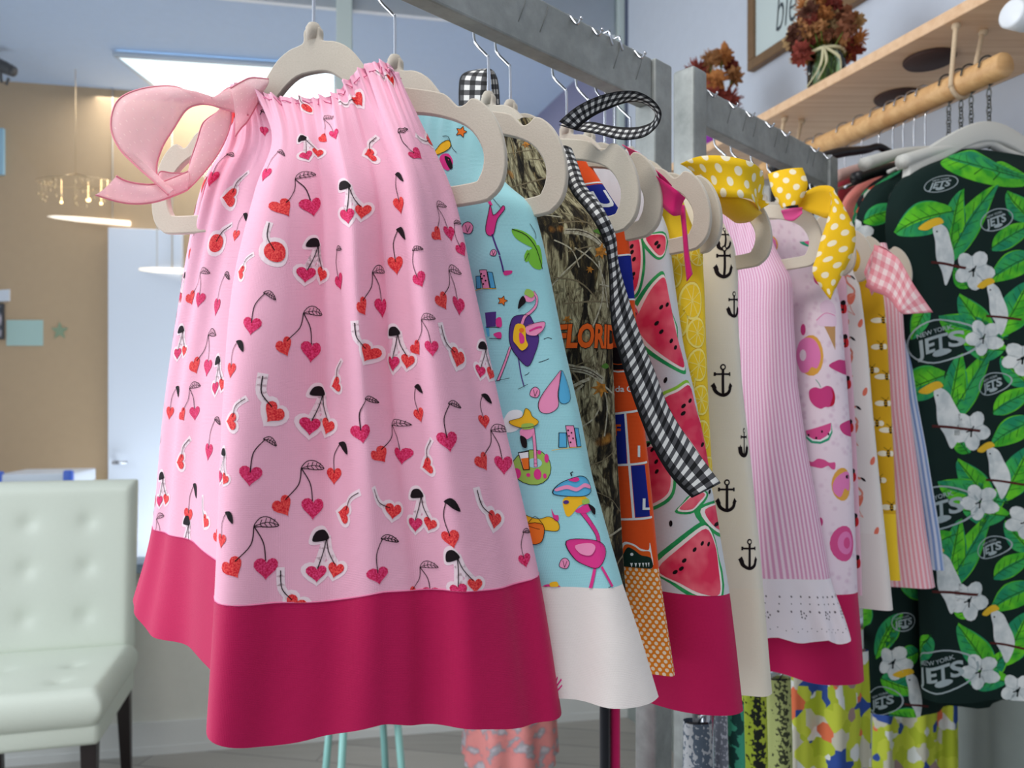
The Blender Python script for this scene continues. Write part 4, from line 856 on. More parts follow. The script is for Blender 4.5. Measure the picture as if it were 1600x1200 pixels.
draw(b4, [(blob(k4([(30,1150),(42,1050),(60,1012),(110,1025),(150,1050),(210,1058),(222,1020),(235,1060),(235,1160)])), 2, 2), (blob(k4([(38,1150),(50,1060),(68,1025),(110,1036),(150,1062),(215,1068),(232,1100),(232,1160)])), 5, 3), (blob(k4([(42,1150),(58,1075),(78,1042),(112,1058),(150,1085),(200,1095),(232,1110),(232,1160)])), 4, 4), (circ(*k4([(98,1080)])[0], 2.4), 2, 5)]
  +[(k4([(x,1128),(x+14,1128),(x+8,1152)]), 2, 6) for x in (90, 112, 134, 156, 178, 198)], anchor=k4([(120,1090)])[0])
draw(b4, text2d('Florida Gators', 13, 2, 3, 0, 0.02)and [([(x+979, 612-y) for x, y in p], m, l) for p, m, l in text2d('Florida Gators', 13, 2, 3, 0, 0.02)], anchor=(980, 612), snap=(980, 612))
draw(b4, [(k4([(-60,-60),(80,-60),(80,60),(-60,66)]), 3, 1)]+stroke(k4([(-60,20),(20,34),(90,28)]), 1.2, 5, 2, False)+stroke(k4([(-60,60),(20,74),(90,68)]), 2.4, 2, 2, False), anchor=k4([(20,20)])[0])
for yy, cl_ in ((402, 1), ): draw(b4, [([(940, 400), (1002, 398), (1004, 466), (940, 468)], 1, 1)]+stroke([(935, 400), (1005, 396)], 2.6, 2, 2, False)+stroke([(938, 470), (1005, 466)], 2.6, 2, 2, False), anchor=(980, 430), snap=(982, 430))
for x, y, ch, mm in ((1004, 708, 'I', 2), (1014, 788, 'L', 2), (968, 672, 'F', 5)):
    q = text2d(ch, 24, mm, 4, 0, 0.03); draw(b4, [([(x+u, y-v) for u, v in p], m, l) for p, m, l in q], anchor=(x, y), snap=(x-6, y))
def r4(cl, i, j, rng):
    cl.motif(i, j, [([(-.014, -.018), (.014, -.018), (.014, .018), (-.014, .018)], 1, 1)]+stroke([(-.016, -.02), (.016, -.02), (.016, .02), (-.016, .02), (-.016, -.02)], .0016, 2, 2, False)+text2d(rng.choice('UF'), 0.026, 2, 3, 0, .03))
b4.scatter(r4, 0.046, 200, random.Random(2), (.08, .9))
b4.build('skirt_panel', M4, t)
def dots(name, base, dot, s_, r_, sq=1.0):
    nt = NT(name); u, v = nt.uv(); row = nt.math('FLOOR', nt.math('DIVIDE', v, s_*sq)); sh_ = nt.math('MULTIPLY', nt.math('MODULO', row, 2.0), 0.5)
    dx = nt.math('SUBTRACT', nt.math('FRACT', nt.math('ADD', nt.math('DIVIDE', u, s_), sh_)), 0.5); dy = nt.math('MULTIPLY', nt.math('SUBTRACT', nt.math('FRACT', nt.math('DIVIDE', v, s_*sq)), 0.5), sq)
    d = nt.math('SQRT', nt.math('ADD', nt.math('MULTIPLY', dx, dx), nt.math('MULTIPLY', dy, dy)))
    f = nt.n('MapRange', i0=d, i1=r_*1.08, i2=r_*0.92).outputs[0]
    return nt.out(nt.mix(f, lin(base), lin(dot)), 0.7, bump=weave(nt), bstr=0.15, bdist=0.0005, spec=0.25)
h4.build('hem_band', dots('orange dotted cotton', (232, 130, 26), (250, 226, 196), 0.0058, 0.27, 0.62), t); D4 = t
# ---- watermelon dress
t, b5, h5 = make_dress('melon', [(1000,236),(1012,270),(1028,320),(1044,360),(1052,430),(1067,537),(1084,610),(1100,690),(1112,760),(1127,850),(1140,927),(1150,1010),(1161,1111)], 927, 1111, None, None,
  'dress with large watermelon slices and a raspberry hem band', bn=0.042, bf=0.008, folds=((0.006, 45, 0.6, 0.1),), bn0=0.014, lm=0.19)
mred = ink('melon red ink', (226, 50, 88), col2=(246, 112, 128), scale=45.0)
M5 = [fabric('pale grey cotton', (214, 218, 222), var=0.03), mred, ink('melon rind white', (246, 238, 232)), ink('melon rind green', (24, 148, 84), col2=(60, 176, 96), scale=60.0), ink('seed ink', (22, 14, 18)), ink('lime rind ink', (150, 208, 66))]
m3 = lambda pts: cr(950, 350, 3, pts)
def melon(pts, piv, f, seeds, w=3.2, gr=3):
    q = f(pts); pv = f([piv])[0]; o = []
    q2 = blob(q)
    def grow(d): return [(x+(x-pv[0])/max(math.hypot(x-pv[0], y-pv[1]), 1)*d, y+(y-pv[1])/max(math.hypot(x-pv[0], y-pv[1]), 1)*d) for x, y in q2]
    o += [(grow(w*2.9), gr, 1), (grow(w*1.3), 2, 2), (q2, 1, 3)]
    for x, y in seeds: c_ = f([(x, y)])[0]; o.append((circ(c_[0], c_[1], 2.6, 4.2, 10, 0.6), 4, 4))
    draw(b5, o)
melon([(165,450),(180,370),(215,290),(268,250),(292,340),(322,480),(352,600),(355,668),(300,650),(230,590),(182,520)], (320,480), m3, [(250,390),(232,465),(252,505),(297,548),(317,578),(280,378)], 3.6)
melon([(285,830),(330,785),(388,757),(420,870),(470,1040),(485,1150),(430,1080),(340,940)], (440,980), m3, [(355,853),(355,888),(385,828),(445,1035)], 3.0, 5)
melon([(40,60),(135,55),(157,130),(150,230),(122,318),(60,330),(20,200)], (40,190), m3, [(112,105),(113,132),(123,165),(120,235),(114,258)], 3.0)
melon([(186,62),(230,50),(275,60),(272,120),(245,148),(215,120)], (270,70), m3, [(228,90),(238,105)], 2.4)
melon([(105,400),(130,390),(148,440),(140,500),(110,520)], (100,450), m3, [(126,425)], 2.4)
melon([(622,608),(700,500),(784,448),(832,512),(842,600),(838,694),(760,690),(690,655)], (820,640), c, [(733,525),(764,502),(794,506),(698,567),(690,598),(672,613)], 4.4)
melon([(540,150),(600,150),(642,225),(640,300),(600,340),(555,350),(530,250)], (550,230), c, [(590,195),(592,232),(575,150),(560,130)], 3.4)
melon([(690,372),(738,312),(775,318),(750,345),(725,374)], (735,320), c, [(800,310)], 2.6)
melon([(780,375),(830,360),(845,440),(848,470),(800,430)], (840,380), c, [(813,430)], 3.0)
draw(b5, [(circ(*c([(644,427)])[0], 2.8, 5), 4, 3)]); draw(b5, [(circ(*m3([(270,732)])[0], 2.8, 5, 10, .4), 4, 3)])
def r5(cl, i, j, rng):
    s_ = rng.uniform(.9, 1.1); arc = lambda r: circ(0, 0.012, r, r, 16, 0, 180, 360); cl.motif(i, j, [(arc(.032), 3, 1), (arc(.028), 2, 2), (arc(.025), 1, 3)]+[(circ(x, y, .0014, .0022, 8), 4, 4) for x, y in ((-.012, 0.002), (0, -.004), (.011, .003))], s_, rng.uniform(-2, 2))
b5.scatter(r5, 0.062, 200, random.Random(6), (.1, .9))
b5.build('skirt_panel', M5, t); h5.build('hem_band', HOTPINK, t); D5 = t
# ---- lemon dress
t, b6, h6 = make_dress('lemon', [(1062,300),(1078,345),(1096,384),(1100,450),(1103,540),(1107,640),(1113,760),(1119,900)], None, 900, None, None, 'bright yellow dress printed with pale lemon slice rings', bn=0.016, bf=0.010, folds=((0.003, 50, 0.6, 0.1),), lm=0.17)
M6 = [fabric('lemon yellow cotton', (246, 208, 40), var=0.04), ink('pale lemon ink', (250, 234, 130)), ink('deep lemon ink', (226, 178, 22))]
def lemon(cx, cy, r, sq=0.6):
    o = [(circ(cx, cy, r*sq*1.06, r*1.04), 2, 1), (circ(cx, cy, r*sq, r), 1, 2), (circ(cx, cy, r*.86*sq, r*.86), 0, 3)]
    for k in range(8): aa = k*PI/4+.2; o += stroke([(cx, cy), (cx+r*.84*sq*math.cos(aa), cy+r*.84*math.sin(aa))], 1.1, 1, 4, False)
    return o
for x, y, r in ((1052, 425, 26), (1082, 470, 30), (1060, 500, 28), (1090, 520, 24), (1092, 570, 26), (1075, 595, 22), (1096, 625, 24), (1098, 680, 24), (1108, 735, 22), (1104, 790, 22), (1070, 398, 18), (1092, 400, 16)): draw(b6, lemon(x, y, r), anchor=(x, y))
def r6(cl, i, j, rng): cl.motif(i, j, lemon(0, 0, .017, 1.0) if False else [(circ(0, 0, .0175), 1, 2), (circ(0, 0, .015), 0, 3)]+sum([stroke([(0, 0), (.0145*math.cos(k*PI/4), .0145*math.sin(k*PI/4))], .0008, 1, 4, False) for k in range(8)], []))
b6.scatter(r6, 0.036, 300, random.Random(9)); b6.build('skirt_panel', M6, t); D6 = t
# ---- anchor dress
t, b7, h7 = make_dress('anchor', [(1108,300),(1128,345),(1146,378),(1153,420),(1153,500),(1159,600),(1172,715),(1186,850),(1192,918),(1199,1000),(1206,1084)], 918, 1084, None, None, 'cream dress printed with small black anchors', bn=0.040, bf=0.010, folds=((0.010, 62, 2.0, 0.05),), bn0=0.014, lm=0.18)
CREAM = fabric('cream cotton', (240, 232, 214), var=0.02)
def anchor(k=1.0, s_=1.0, m=1):
    o = [(circ(0, 21*s_, 5*k, 5*s_), m, 2), (circ(0, 21*s_, 2.6*k, 2.6*s_), 0, 3)]+stroke([(0, 16*s_), (0, -22*s_)], 4.4*k, m, 2, False)+stroke([(-12*k, 10*s_), (12*k, 10*s_)], 3.0*s_, m, 2, False)
    o += stroke([(-14*k, -8*s_), (-10*k, -18*s_), (0, -23*s_), (10*k, -18*s_), (14*k, -8*s_)], 5.0*s_, m, 2)
    o += [([(-18*k, -9*s_), (-13*k, -3*s_), (-9*k, -12*s_)], m, 2), ([(18*k, -9*s_), (13*k, -3*s_), (9*k, -12*s_)], m, 2), ([(-14*k, 13*s_), (-11*k, 13*s_), (-11*k, 7*s_), (-14*k, 7*s_)], m, 2), ([(14*k, 13*s_), (11*k, 13*s_), (11*k, 7*s_), (14*k, 7*s_)], m, 2)]
    return o
for x, y, k, s_ in ((1131,412,.85,1), (1131,592,.95,1), (1138,774,.95,1), (1148,478,.5,.8), (1163,688,.35,.9), (1171,866,.8,.95), (1134,372,.6,.7)): draw(b7, shift(anchor(k, s_), x, y), anchor=(x, y), snap=(x, y))
def r7(cl, i, j, rng): cl.motif(i, j, anchor(), .0006, rng.uniform(-.3, .3))
b7.scatter(r7, 0.055, 200, random.Random(12), (.06, .93)); b7.build('skirt_panel', [CREAM, BLK], t); h7.build('hem_band', fabric('cream hem cotton', (242, 232, 212), var=0.02), t); D7 = t
# ---- pink seersucker dress with eyelet hem
def seer(name, ca, cb, s_=0.0052):
    nt = NT(name); u, v = nt.uv(); st = nt.math('MULTIPLY_ADD', nt.math('SINE', nt.math('MULTIPLY', u, 6.2832/s_)), 0.9, 0.5)
    pk = nt.n('TexNoise', Vector=nt.n('Mapping', i0=nt.n('UVMap').outputs[0]).outputs[0], Scale=260.0, Detail=2.0).outputs[0]
    wv = nt.math('SINE', nt.math('MULTIPLY_ADD', v, 1100.0, nt.math('MULTIPLY', pk, 22.0)))
    h_ = nt.math('MULTIPLY', wv, nt.math('MAXIMUM', st, 0.0)); stc = nt.n('Clamp', i0=st).outputs[0]
    return nt.out(nt.mix(stc, lin(ca), lin(cb)), 0.85, bump=h_, bstr=0.22, bdist=0.0006, spec=0.2)
t, b8, h8 = make_dress('seer', [(1180,322),(1196,352),(1215,395),(1238,436),(1240,500),(1246,600),(1260,700),(1277,790),(1297,903),(1310,950),(1323,996)], 903, 996, None, None, 'pink and white seersucker dress with a scalloped white eyelet hem', bn=0.052, bf=0.012, folds=((0.016, 48, 2.6, 0.0),(0.003, 130, 0, .1)), bn0=0.016, lm=0.19)
b8.build('skirt_panel', seer('pink seersucker', (222, 158, 192), (246, 218, 232)), t)
G = h8.G; n_i, n_j = G.shape[:2]; lt = np.linspace(0, 1, n_j); scal = 0.006*np.abs(np.sin(np.arange(n_i)/n_i*PI*13)); G[..., 2] -= (scal[:, None])*lt[None]**6
out_ = h8.N*(0.006*np.sin(np.arange(n_i)[:, None]/n_i*2*PI*17)*lt[None]+0.003*lt[None])[..., None]; h8 = Cloth(G+out_)
EY = ink('eyelet hole', (120, 112, 118))
for k in range(60):
    i = k*n_i/60
    for jj, r_ in ((.30, .0011), (.42, .0008), (.55, .0012)): h8.poly(i+jj*3, jj*(n_j-1), circ(0, 0, r_, r_*1.3, 8), 1, 1)
    h8.poly(i, .82*(n_j-1), circ(0, 0, .0007, None, 6), 1, 1); h8.poly(i+1.1, .86*(n_j-1), circ(0, 0, .0007, None, 6), 1, 1)
    if k % 3 == 0:
        for q in range(5): h8.poly(i+1.2, .62*(n_j-1), circ(.0034*math.cos(q*1.256), .0034*math.sin(q*1.256), .0010, .0014, 7), 1, 1)
h8.build('eyelet_hem', [fabric('white eyelet cotton', (238, 230, 236), var=0.03), EY], t); D8 = t
# ---- sweets dress
t, b9, h9 = make_dress('treats', [(1255,340),(1280,400),(1305,436),(1314,480),(1318,533),(1325,620),(1331,700),(1335,800),(1340,925),(1346,1000),(1350,1064)], 925, 1064, None, None, 'pale pink dress printed with donuts, an apple and melon slices, raspberry hem', bn=0.055, bf=0.010, folds=((0.012, 50, 0.2, 0.0),), bn0=0.016, lm=0.19)
sp = NT('pale pink spotted cotton'); nz = sp.n('TexVoronoi', Vector=sp.n('UVMap').outputs[0], Scale=90.0).outputs[0]
spm = sp.out(sp.ramp(nz, [(0.1, (226, 200, 216)), (0.4, (240, 222, 232))]), 0.85)
M9 = [spm, ink('donut pink ink', (232, 130, 186)), ink('donut dough ink', (228, 170, 74)), ink('apple ink', (206, 66, 130)), ink('apple shade ink', (190, 30, 60)), INK['leaf'], BLK, ink('melon pink', (220, 84, 144)), ink('melon green', (50, 160, 120)), ink('ice ink', (236, 206, 226)), ink('cone ink', (196, 150, 100)), INK['white']]
k9 = lambda pts: cr(1180, 560, 5, pts); g9 = lambda pts: cr(1150, 400, 3, pts)
draw(b9, [(circ(*g9([(352,466)])[0], 20.5, 32), 2, 1), (blob(g9([(300,400),(340,382),(375,400),(395,440),(398,480),(380,525),(355,520),(335,545),(305,540),(285,470)])), 1, 2), (circ(*g9([(315,465)])[0], 5, 9), 0, 3)])
draw(b9, [(blob(k9([(430,250),(470,225),(512,235),(560,214),(610,232),(632,290),(622,352),(585,378),(545,380),(515,394),(470,372),(435,320)])), 3, 1), (blob(k9([(600,240),(632,290),(622,355),(585,376),(600,330),(612,290)])), 4, 2)]+stroke(k9([(512,225),(495,190),(475,165)]), 0.9, 8, 2))
draw(b9, [(k9([(398,568),(602,504),(612,580),(580,640),(510,668),(440,662),(402,625)]), 8, 1), (k9([(398,566),(600,504),(602,570),(570,622),(510,650),(450,645),(406,610)]), 11, 2), (k9([(398,565),(600,504),(596,560),(560,606),(508,636),(456,632),(406,600)]), 7, 3)]+[(circ(*k9([(x, y)])[0], 1.6, 2.2, 7), 6, 4) for x, y in ((420,600),(478,622),(522,572),(576,592))])
draw(b9, [(blob(k9([(418,800),(450,810),(490,784),(540,792),(580,815),(632,815),(630,865),(600,865),(570,840),(520,858),(470,850),(430,838)])), 7, 1)])
draw(b9, [(circ(*g9([(500,1070)])[0], 15, 26), 2, 1), (blob(g9([(460,1070),(480,1030),(520,1010),(540,1030),(535,1100),(510,1090),(490,1130),(465,1110)])), 1, 2)])
draw(b9, [(blob(g9([(398,225),(430,205),(465,225),(475,270),(440,262),(405,262)])), 9, 1), (blob(g9([(385,300),(420,268),(470,280),(475,325),(430,330),(395,325)])), 9, 2), (g9([(415,328),(470,325),(468,440)]), 10, 1)]+stroke(g9([(385,300),(420,268),(470,280)]), 1.2, 1, 3))
k8 = lambda pts: cr(1150, 750, 2.667, pts)
draw(b9, [(circ(*k8([(452,265)])[0], 17, 28), 7, 1), (circ(*k8([(458,262)])[0], 11, 18), 1, 2), (circ(*k8([(462,262)])[0], 5, 9), 7, 3)]); draw(b9, [(circ(*k8([(352,175)])[0], 4, 7), 3, 1)]); draw(b9, [(circ(1255, 515, 4, 9), 3, 1)]); draw(b9, [(circ(1320, 748, 5, 11), 4, 1), (circ(1324, 745, 3, 3), 6, 2)])
def r9(cl, i, j, rng): cl.motif(i, j, rng.choice(([(circ(0, 0, .014), 2, 1), (circ(0, 0, .012), 1, 2), (circ(0, 0, .004), 0, 3)], [(blob([(-.011, .004), (-.004, .01), (0, .008), (.005, .011), (.012, .004), (.009, -.009), (0, -.012), (-.009, -.008)]), 3, 1)], [(circ(0, 0, .013, None, 14, 0, 180, 360), 8, 1), (circ(0, 0, .0105, None, 14, 0, 180, 360), 7, 2)])), 1, rng.uniform(-.5, .5))
b9.scatter(r9, 0.045, 200, random.Random(14), (.05, .94)); b9.build('skirt_panel', M9, t); h9.build('hem_band', HOTPINK, t); D9 = t
# ---- ladybird dress (narrow strip)
t, bl_, _ = make_dress('ladybird', [(1280,345),(1300,400),(1322,436),(1326,520),(1334,620),(1340,740),(1345,860),(1347,930)], None, 930, None, None, 'narrow strip of pale pink dress with red and black ladybirds, squeezed between sweets and flamingos', bn=0.012, bf=0.010, lm=0.16)
for y in (482, 535, 600, 668, 745, 815, 880): x = np.interp(y, (482, 880), (1318, 1340)); draw(bl_, [(circ(x, y, 7, 8), 1, 1), (circ(x, y-9, 4, 4), 2, 2), (circ(x-2, y+2, 1.6, 1.8), 2, 2)]+stroke([(x, y-8), (x, y+8)], 1.0, 2, 2, False), anchor=(x, y))
bl_.build('skirt_panel', [fabric('baby pink cotton', (244, 196, 212), var=0.03), ink('ladybird red', (214, 40, 48)), BLK], t)
# ---- flamingo dress in white
t, b10, h10 = make_dress('pinkflam', [(1305,360),(1325,405),(1343,445),(1349,490),(1355,540),(1364,650),(1374,750),(1383,834),(1389,890),(1395,953)], 834, 953, None, None, 'white dress printed with slim coral flamingos, plain cream hem', bn=0.030, bf=0.012, folds=((0.006, 60, 1.2, 0.05),), lm=0.18)
f10 = lambda pts: cr(1290, 430, 4.8, pts)
def flam(dx, dy): 
    T_ = lambda pts: [(x+dx, y+dy) for x, y in f10(pts)]
    return stroke(T_([(185,472),(155,460),(140,478),(150,520),(190,560),(200,590),(165,620)]), 3.2, 1, 2)+[(blob(T_([(150,605),(205,600),(200,645),(175,680),(150,660)])), 2, 1), (blob(T_([(185,460),(215,468),(235,492),(205,484)])), 3, 3)]+stroke(T_([(165,675),(180,720),(205,758)]), .9, 1, 2)+stroke(T_([(160,675),(150,720),(205,760)]), .8, 1, 2)
M10 = [fabric('white dress cotton', (242, 236, 230), var=0.02), ink('coral ink', (240, 150, 130)), ink('coral deep ink', (236, 124, 100)), BLK]
for dx, dy in ((0, 0), (8, 108), (16, 220), (4, -96)): draw(b10, flam(dx, dy))
for x, y in ((1345, 505), (1352, 612), (1364, 720), (1327, 612), (1334, 724), (1370, 830), (1323, 505)): draw(b10, [(circ(x, y, 3.5, 7, 10, .3), 2, 1)])
def r10(cl, i, j, rng): cl.motif(i, j, [([(x*.0009, -y*.0009) for x, y in p], m, l) for p, m, l in [([(u-1325, v-540) for u, v in p], m, l) for p, m, l in flam(0, 0)]])
b10.scatter(r10, 0.05, 150, random.Random(3), (.05, .92)); b10.build('skirt_panel', M10, t); h10.build('hem_band', WCOT, t); D10 = t
# ---- bee dress
t, b11, h11 = make_dress('bee', [(1335,372),(1355,412),(1380,455),(1386,520),(1391,610),(1397,720),(1400,803),(1403,860),(1407,907)], 803, 907, None, None, 'mustard yellow dress printed with white winged bees, plain yellow hem', bn=0.018, bf=0.012, lm=0.18)
def bee(x, y, s_=1.0): return [(circ(x-7*s_, y, 6*s_, 5*s_), 1, 1), (circ(x+7*s_, y, 6*s_, 5*s_), 1, 1), (circ(x, y, 3.2*s_, 6.5*s_), 2, 2)]+[(circ(x, y+k*s_, 3.1*s_, 1.0*s_), 3, 3) for k in (-2.5, 1.5)]+stroke([(x-1, y-6*s_), (x-6*s_, y-11*s_)], .7, 2, 2, False)+stroke([(x+1, y-6*s_), (x+6*s_, y-11*s_)], .7, 2, 2, False)
M11 = [fabric('mustard cotton', (224, 172, 26), var=0.04), ink('wing white', (246, 238, 214)), ink('bee black', (60, 44, 16)), ink('bee gold', (206, 154, 22))]
for x, y in ((1377,543),(1362,580),(1383,628),(1368,662),(1388,710),(1374,748),(1394,795),(1380,500),(1386,588),(1392,670)): b11.at(x, y, [([(u*.00082, -v*.00082) for u, v in p], m, l) for p, m, l in bee(0, 0)])
def r11(cl, i, j, rng): cl.motif(i, j, [([(x*.0009, -y*.0009) for x, y in p], m, l) for p, m, l in bee(0, 0)])
b11.scatter(r11, 0.035, 200, random.Random(3), (.05, .95)); b11.build('skirt_panel', M11, t); h11.build('hem_band', fabric('yellow hem cotton', (250, 208, 44), var=0.03), t)
# ---- striped dresses
t, b12, h12 = make_dress('pinkstripe', [(1385,380),(1400,430),(1410,478),(1414,540),(1422,640),(1434,730),(1447,830),(1461,917)], None, 917, None, None, 'pink and white seersucker striped dress with plain hem, beside the pink gingham bow', bn=0.055, bf=0.010, folds=((0.008, 60, 1.2, 0.05),), bn0=0.020, lm=0.18)
b12.build('skirt_panel', seer('rose seersucker', (240, 160, 172), (250, 216, 222), 0.0062), t); D12 = t
t, b13, h13 = make_dress('bluestripe', [(1398,385),(1412,440),(1420,520),(1432,620),(1447,700),(1460,780),(1470,840),(1476,891)], None, 891, None, None, 'pale blue and white seersucker striped dress, last on the farther rack', bn=0.022, bf=0.018, folds=((0.008, 60, 1.2, 0.05),), lm=0.18)
b13.build('skirt_panel', seer('blue seersucker', (134, 160, 206), (216, 224, 240), 0.0068), t)

# ------------------------------------------------------------------ ribbons and bows of the other dresses
def gingham(name, ca, cm, cb, s_, edge=0.0, wd=0.02):
    nt = NT(name); u, v = nt.uv(); k = 0.5/s_
    A_ = nt.math('GREATER_THAN', nt.math('FRACT', nt.math('MULTIPLY', u, k)), 0.5); B_ = nt.math('GREATER_THAN', nt.math('FRACT', nt.math('MULTIPLY', v, k)), 0.5)
    f = nt.math('MULTIPLY', nt.math('ADD', A_, B_), 0.5)
    c_ = nt.ramp(f, [(0.0, ca), (0.3, cm), (0.8, cb)], 'CONSTANT')
    tw_ = nt.math('SINE', nt.math('MULTIPLY', nt.math('ADD', u, v), 9000.0)); c_ = nt.mix(nt.math('MULTIPLY_ADD', tw_, 0.06, 0.06), c_, lin(ca))
    if edge:
        e1 = nt.math('GREATER_THAN', nt.math('ABSOLUTE', nt.math('SUBTRACT', u, wd/2)), wd/2-edge); c_ = nt.mix(e1, c_, lin(ca))
    return nt.out(c_, 0.7, bump=tw_, bstr=0.1, bdist=0.0003, spec=0.3)
def gr(A, B, wd, s_=0.0028, name='ribbon_loop', parent=None, curl=0.0, cols=((16, 16, 18), (84, 84, 86), (226, 226, 222)), edge=0.0010):
    return ribbon(name, A, B, gingham('gingham %.4f %.4f %d' % (wd, s_, cols[2][2]), cols[0], cols[1], cols[2], s_, edge, wd), parent, curl=curl)
g3 = lambda pts, y0, y1: [(850+x/3, 80+y/3, y0+(y1-y0)*k/(len(pts)-1)) for k, (x, y) in enumerate(pts)]
gr(g3([(70,330),(150,262),(250,213),(350,188),(440,190),(510,228),(546,275),(548,312),(530,352),(480,396),(420,413),(350,413),(250,388),(160,372),(70,345)], .615, .645), g3([(150,372),(190,335),(240,300),(300,272),(370,245),(430,236),(480,250),(516,280),(522,302),(505,333),(450,354),(380,358),(300,348),(215,332),(130,352)], .622, .650), .0125, .0028, 'ribbon_loop', D3, edge=0.0006)
ltail = [(868,232,.625),(880,262,.615),(893,300,.600),(915,328,.585),(930,350,.580),(944,380,.585),(951,420,.59),(955,505,.595),(970,563,.598),(993,633,.60),(1017,693,.60),(1047,743,.598),(1081,778,.595)]
rtail = [(893,232,.625),(903,258,.615),(915,290,.602),(935,315,.590),(950,340,.585),(962,370,.589),(966,410,.592),(980,460,.596),(1000,522,.60),(1022,578,.603),(1045,637,.606),(1078,690,.606),(1126,755,.603)]
gr(ltail, rtail, .0255, .0034, 'ribbon_tail', D3, 0.003, edge=0.0012)
gr([(717,165,.785),(717,140,.785),(719,122,.787),(728,113,.79),(745,109,.80),(766,108,.81),(775,118,.818),(779,135,.82),(781,165,.82)], [(760,165,.765),(762,140,.765),(763,125,.767),(764,114,.77),(764,108,.778),(766,108,.79),(767,118,.80),(768,135,.802),(770,165,.802)], .034, .0052, 'ribbon_loop', D4, edge=0.0016)
RAS = fabric('raspberry ribbon', (222, 30, 112), var=0.04)
for A, B, nm in (([(1010,258,.66),(1022,272,.655),(1040,285,.645),(1058,298,.64),(1071,309,.645)], [(1018,292,.665),(1027,312,.66),(1040,328,.65),(1052,337,.645),(1064,336,.65)], 'ribbon_loop'),
                 ([(1004,262,.668),(1018,262,.662),(1036,275,.655),(1050,290,.66)], [(1012,290,.67),(1024,292,.665),(1036,300,.66),(1046,306,.665)], 'ribbon_loop'),
                 ([(972,226,.71),(984,232,.70),(1000,240,.69),(1010,246,.69)], [(984,246,.71),(992,246,.70),(1003,250,.69),(1012,255,.69)], 'ribbon_knot'),
                 ([(1062,322,.655),(1066,360,.65),(1069,400,.65),(1073,440,.65)], [(1070,322,.655),(1073,360,.65),(1077,400,.65),(1082,428,.65)], 'ribbon_tail')):
    ribbon(nm, A, B, RAS, D5, curl=0.002)
YD = dots('yellow dotted grosgrain', (248, 204, 26), (252, 244, 214), 0.0210, 0.19, 0.5); YP = fabric('yellow grosgrain', (240, 190, 24), var=0.03)
ribbon('ribbon_loop', [(1063,256,.80),(1090,245,.775),(1123,243,.755),(1157,248,.75),(1180,257,.755),(1191,271,.77),(1194,290,.785),(1191,312,.79)], [(1095,292,.80),(1110,306,.775),(1137,308,.757),(1160,309,.752),(1175,312,.757),(1184,324,.768),(1187,332,.78),(1184,338,.79)], YD, D7, curl=0.004)
ribbon('ribbon_loop', [(1108,306,.776),(1137,308,.760),(1160,310,.756),(1180,318,.77),(1186,330,.785)], [(1130,332,.80),(1148,347,.795),(1163,348,.79),(1176,344,.785),(1184,334,.785)], YP, D7, curl=-0.004)
ribbon('ribbon_tail', [(1176,308,.79),(1190,312,.785),(1203,317,.78)], [(1178,330,.79),(1186,328,.785),(1200,320,.78)], YD, D7)
YD2 = dots('yellow dotted ribbon', (250, 200, 24), (252, 240, 206), 0.0205, 0.185, 0.5)
ribbon('ribbon_loop', [(1200,272,.99),(1207,300,.985),(1222,326,.98)], [(1254,262,.965),(1262,290,.96),(1249,320,.965)], YD2, D9, nper=12, curl=0.006)
k5 = lambda pts, y0, y1: [(1150+x/3.43, 180+y/3.43, y0+(y1-y0)*k/(len(pts)-1)) for k, (x, y) in enumerate(pts)]
ribbon('ribbon_loop', k5([(325,465),(370,415),(430,382),(490,377),(522,392),(532,420)], .97, .93), k5([(335,492),(380,515),(440,538),(485,552),(510,520),(520,470)], .975, .94), YP, D9, curl=0.003)
ribbon('ribbon_tail', k5([(515,405),(508,480),(485,575),(455,665),(430,760),(412,850),(500,985)], .935, .92), k5([(522,395),(570,475),(612,555),(640,625),(632,725),(585,825),(504,988)], .925, .92), YD2, D9, curl=0.004)
tm = MB(); tm.add([P(*q) for q in ((1221,330,.97),(1253,322,.965),(1256,335,.965),(1238,345,.968),(1226,342,.97),(1222,336,.974),(1253,328,.969))], [(0, 1, 2, 3, 4)], 0, smooth=False)
ribbon('pocket_scrap', [(1220,329,.972),(1238,325,.968),(1254,324,.966)], [(1226,343,.972),(1240,345,.968),(1254,333,.966)], M9[7], D9, curl=0.002)
gr([(1366,382,1.03),(1385,391,1.02),(1402,402,1.01),(1413,418,1.005),(1430,448,1.0),(1458,488,1.0)], [(1352,448,1.04),(1366,456,1.025),(1382,462,1.015),(1392,470,1.01),(1404,486,1.0),(1412,491,1.0)], .045, .0066, 'ribbon_tail', D12, 0.004, ((234, 146, 156), (242, 184, 190), (250, 228, 226)), edge=0.001)
gr([(1350,425,1.05),(1360,400,1.045),(1370,384,1.04),(1384,388,1.03)], [(1362,462,1.05),(1376,440,1.045),(1390,420,1.04),(1398,408,1.03)], .045, .0066, 'ribbon_knot', D12, 0.004, ((234, 146, 156), (242, 184, 190), (250, 228, 226)), edge=0.001)

# ------------------------------------------------------------------ picture on the wall, shelf, bouquets
def rpt(n, px, py):
    r = (px-800)/1200; Y = n/(RN[0]*r+RN[1]); return np.array((r*Y, Y, EYE+(640-py)/1200*Y))
def wquad(mb, pts, n, th, mat=0):
    f = [rpt(n, x, y) for x, y in pts]; bk = [v+np.array((RN[0], RN[1], 0))*th for v in f]; k_ = len(f)
    mb.add(f+bk, [tuple(range(k_-1, -1, -1)), tuple(range(k_, 2*k_))]+[(k, (k+1) % k_, k_+(k+1) % k_, k_+k) for k in range(k_)], mat, smooth=False)
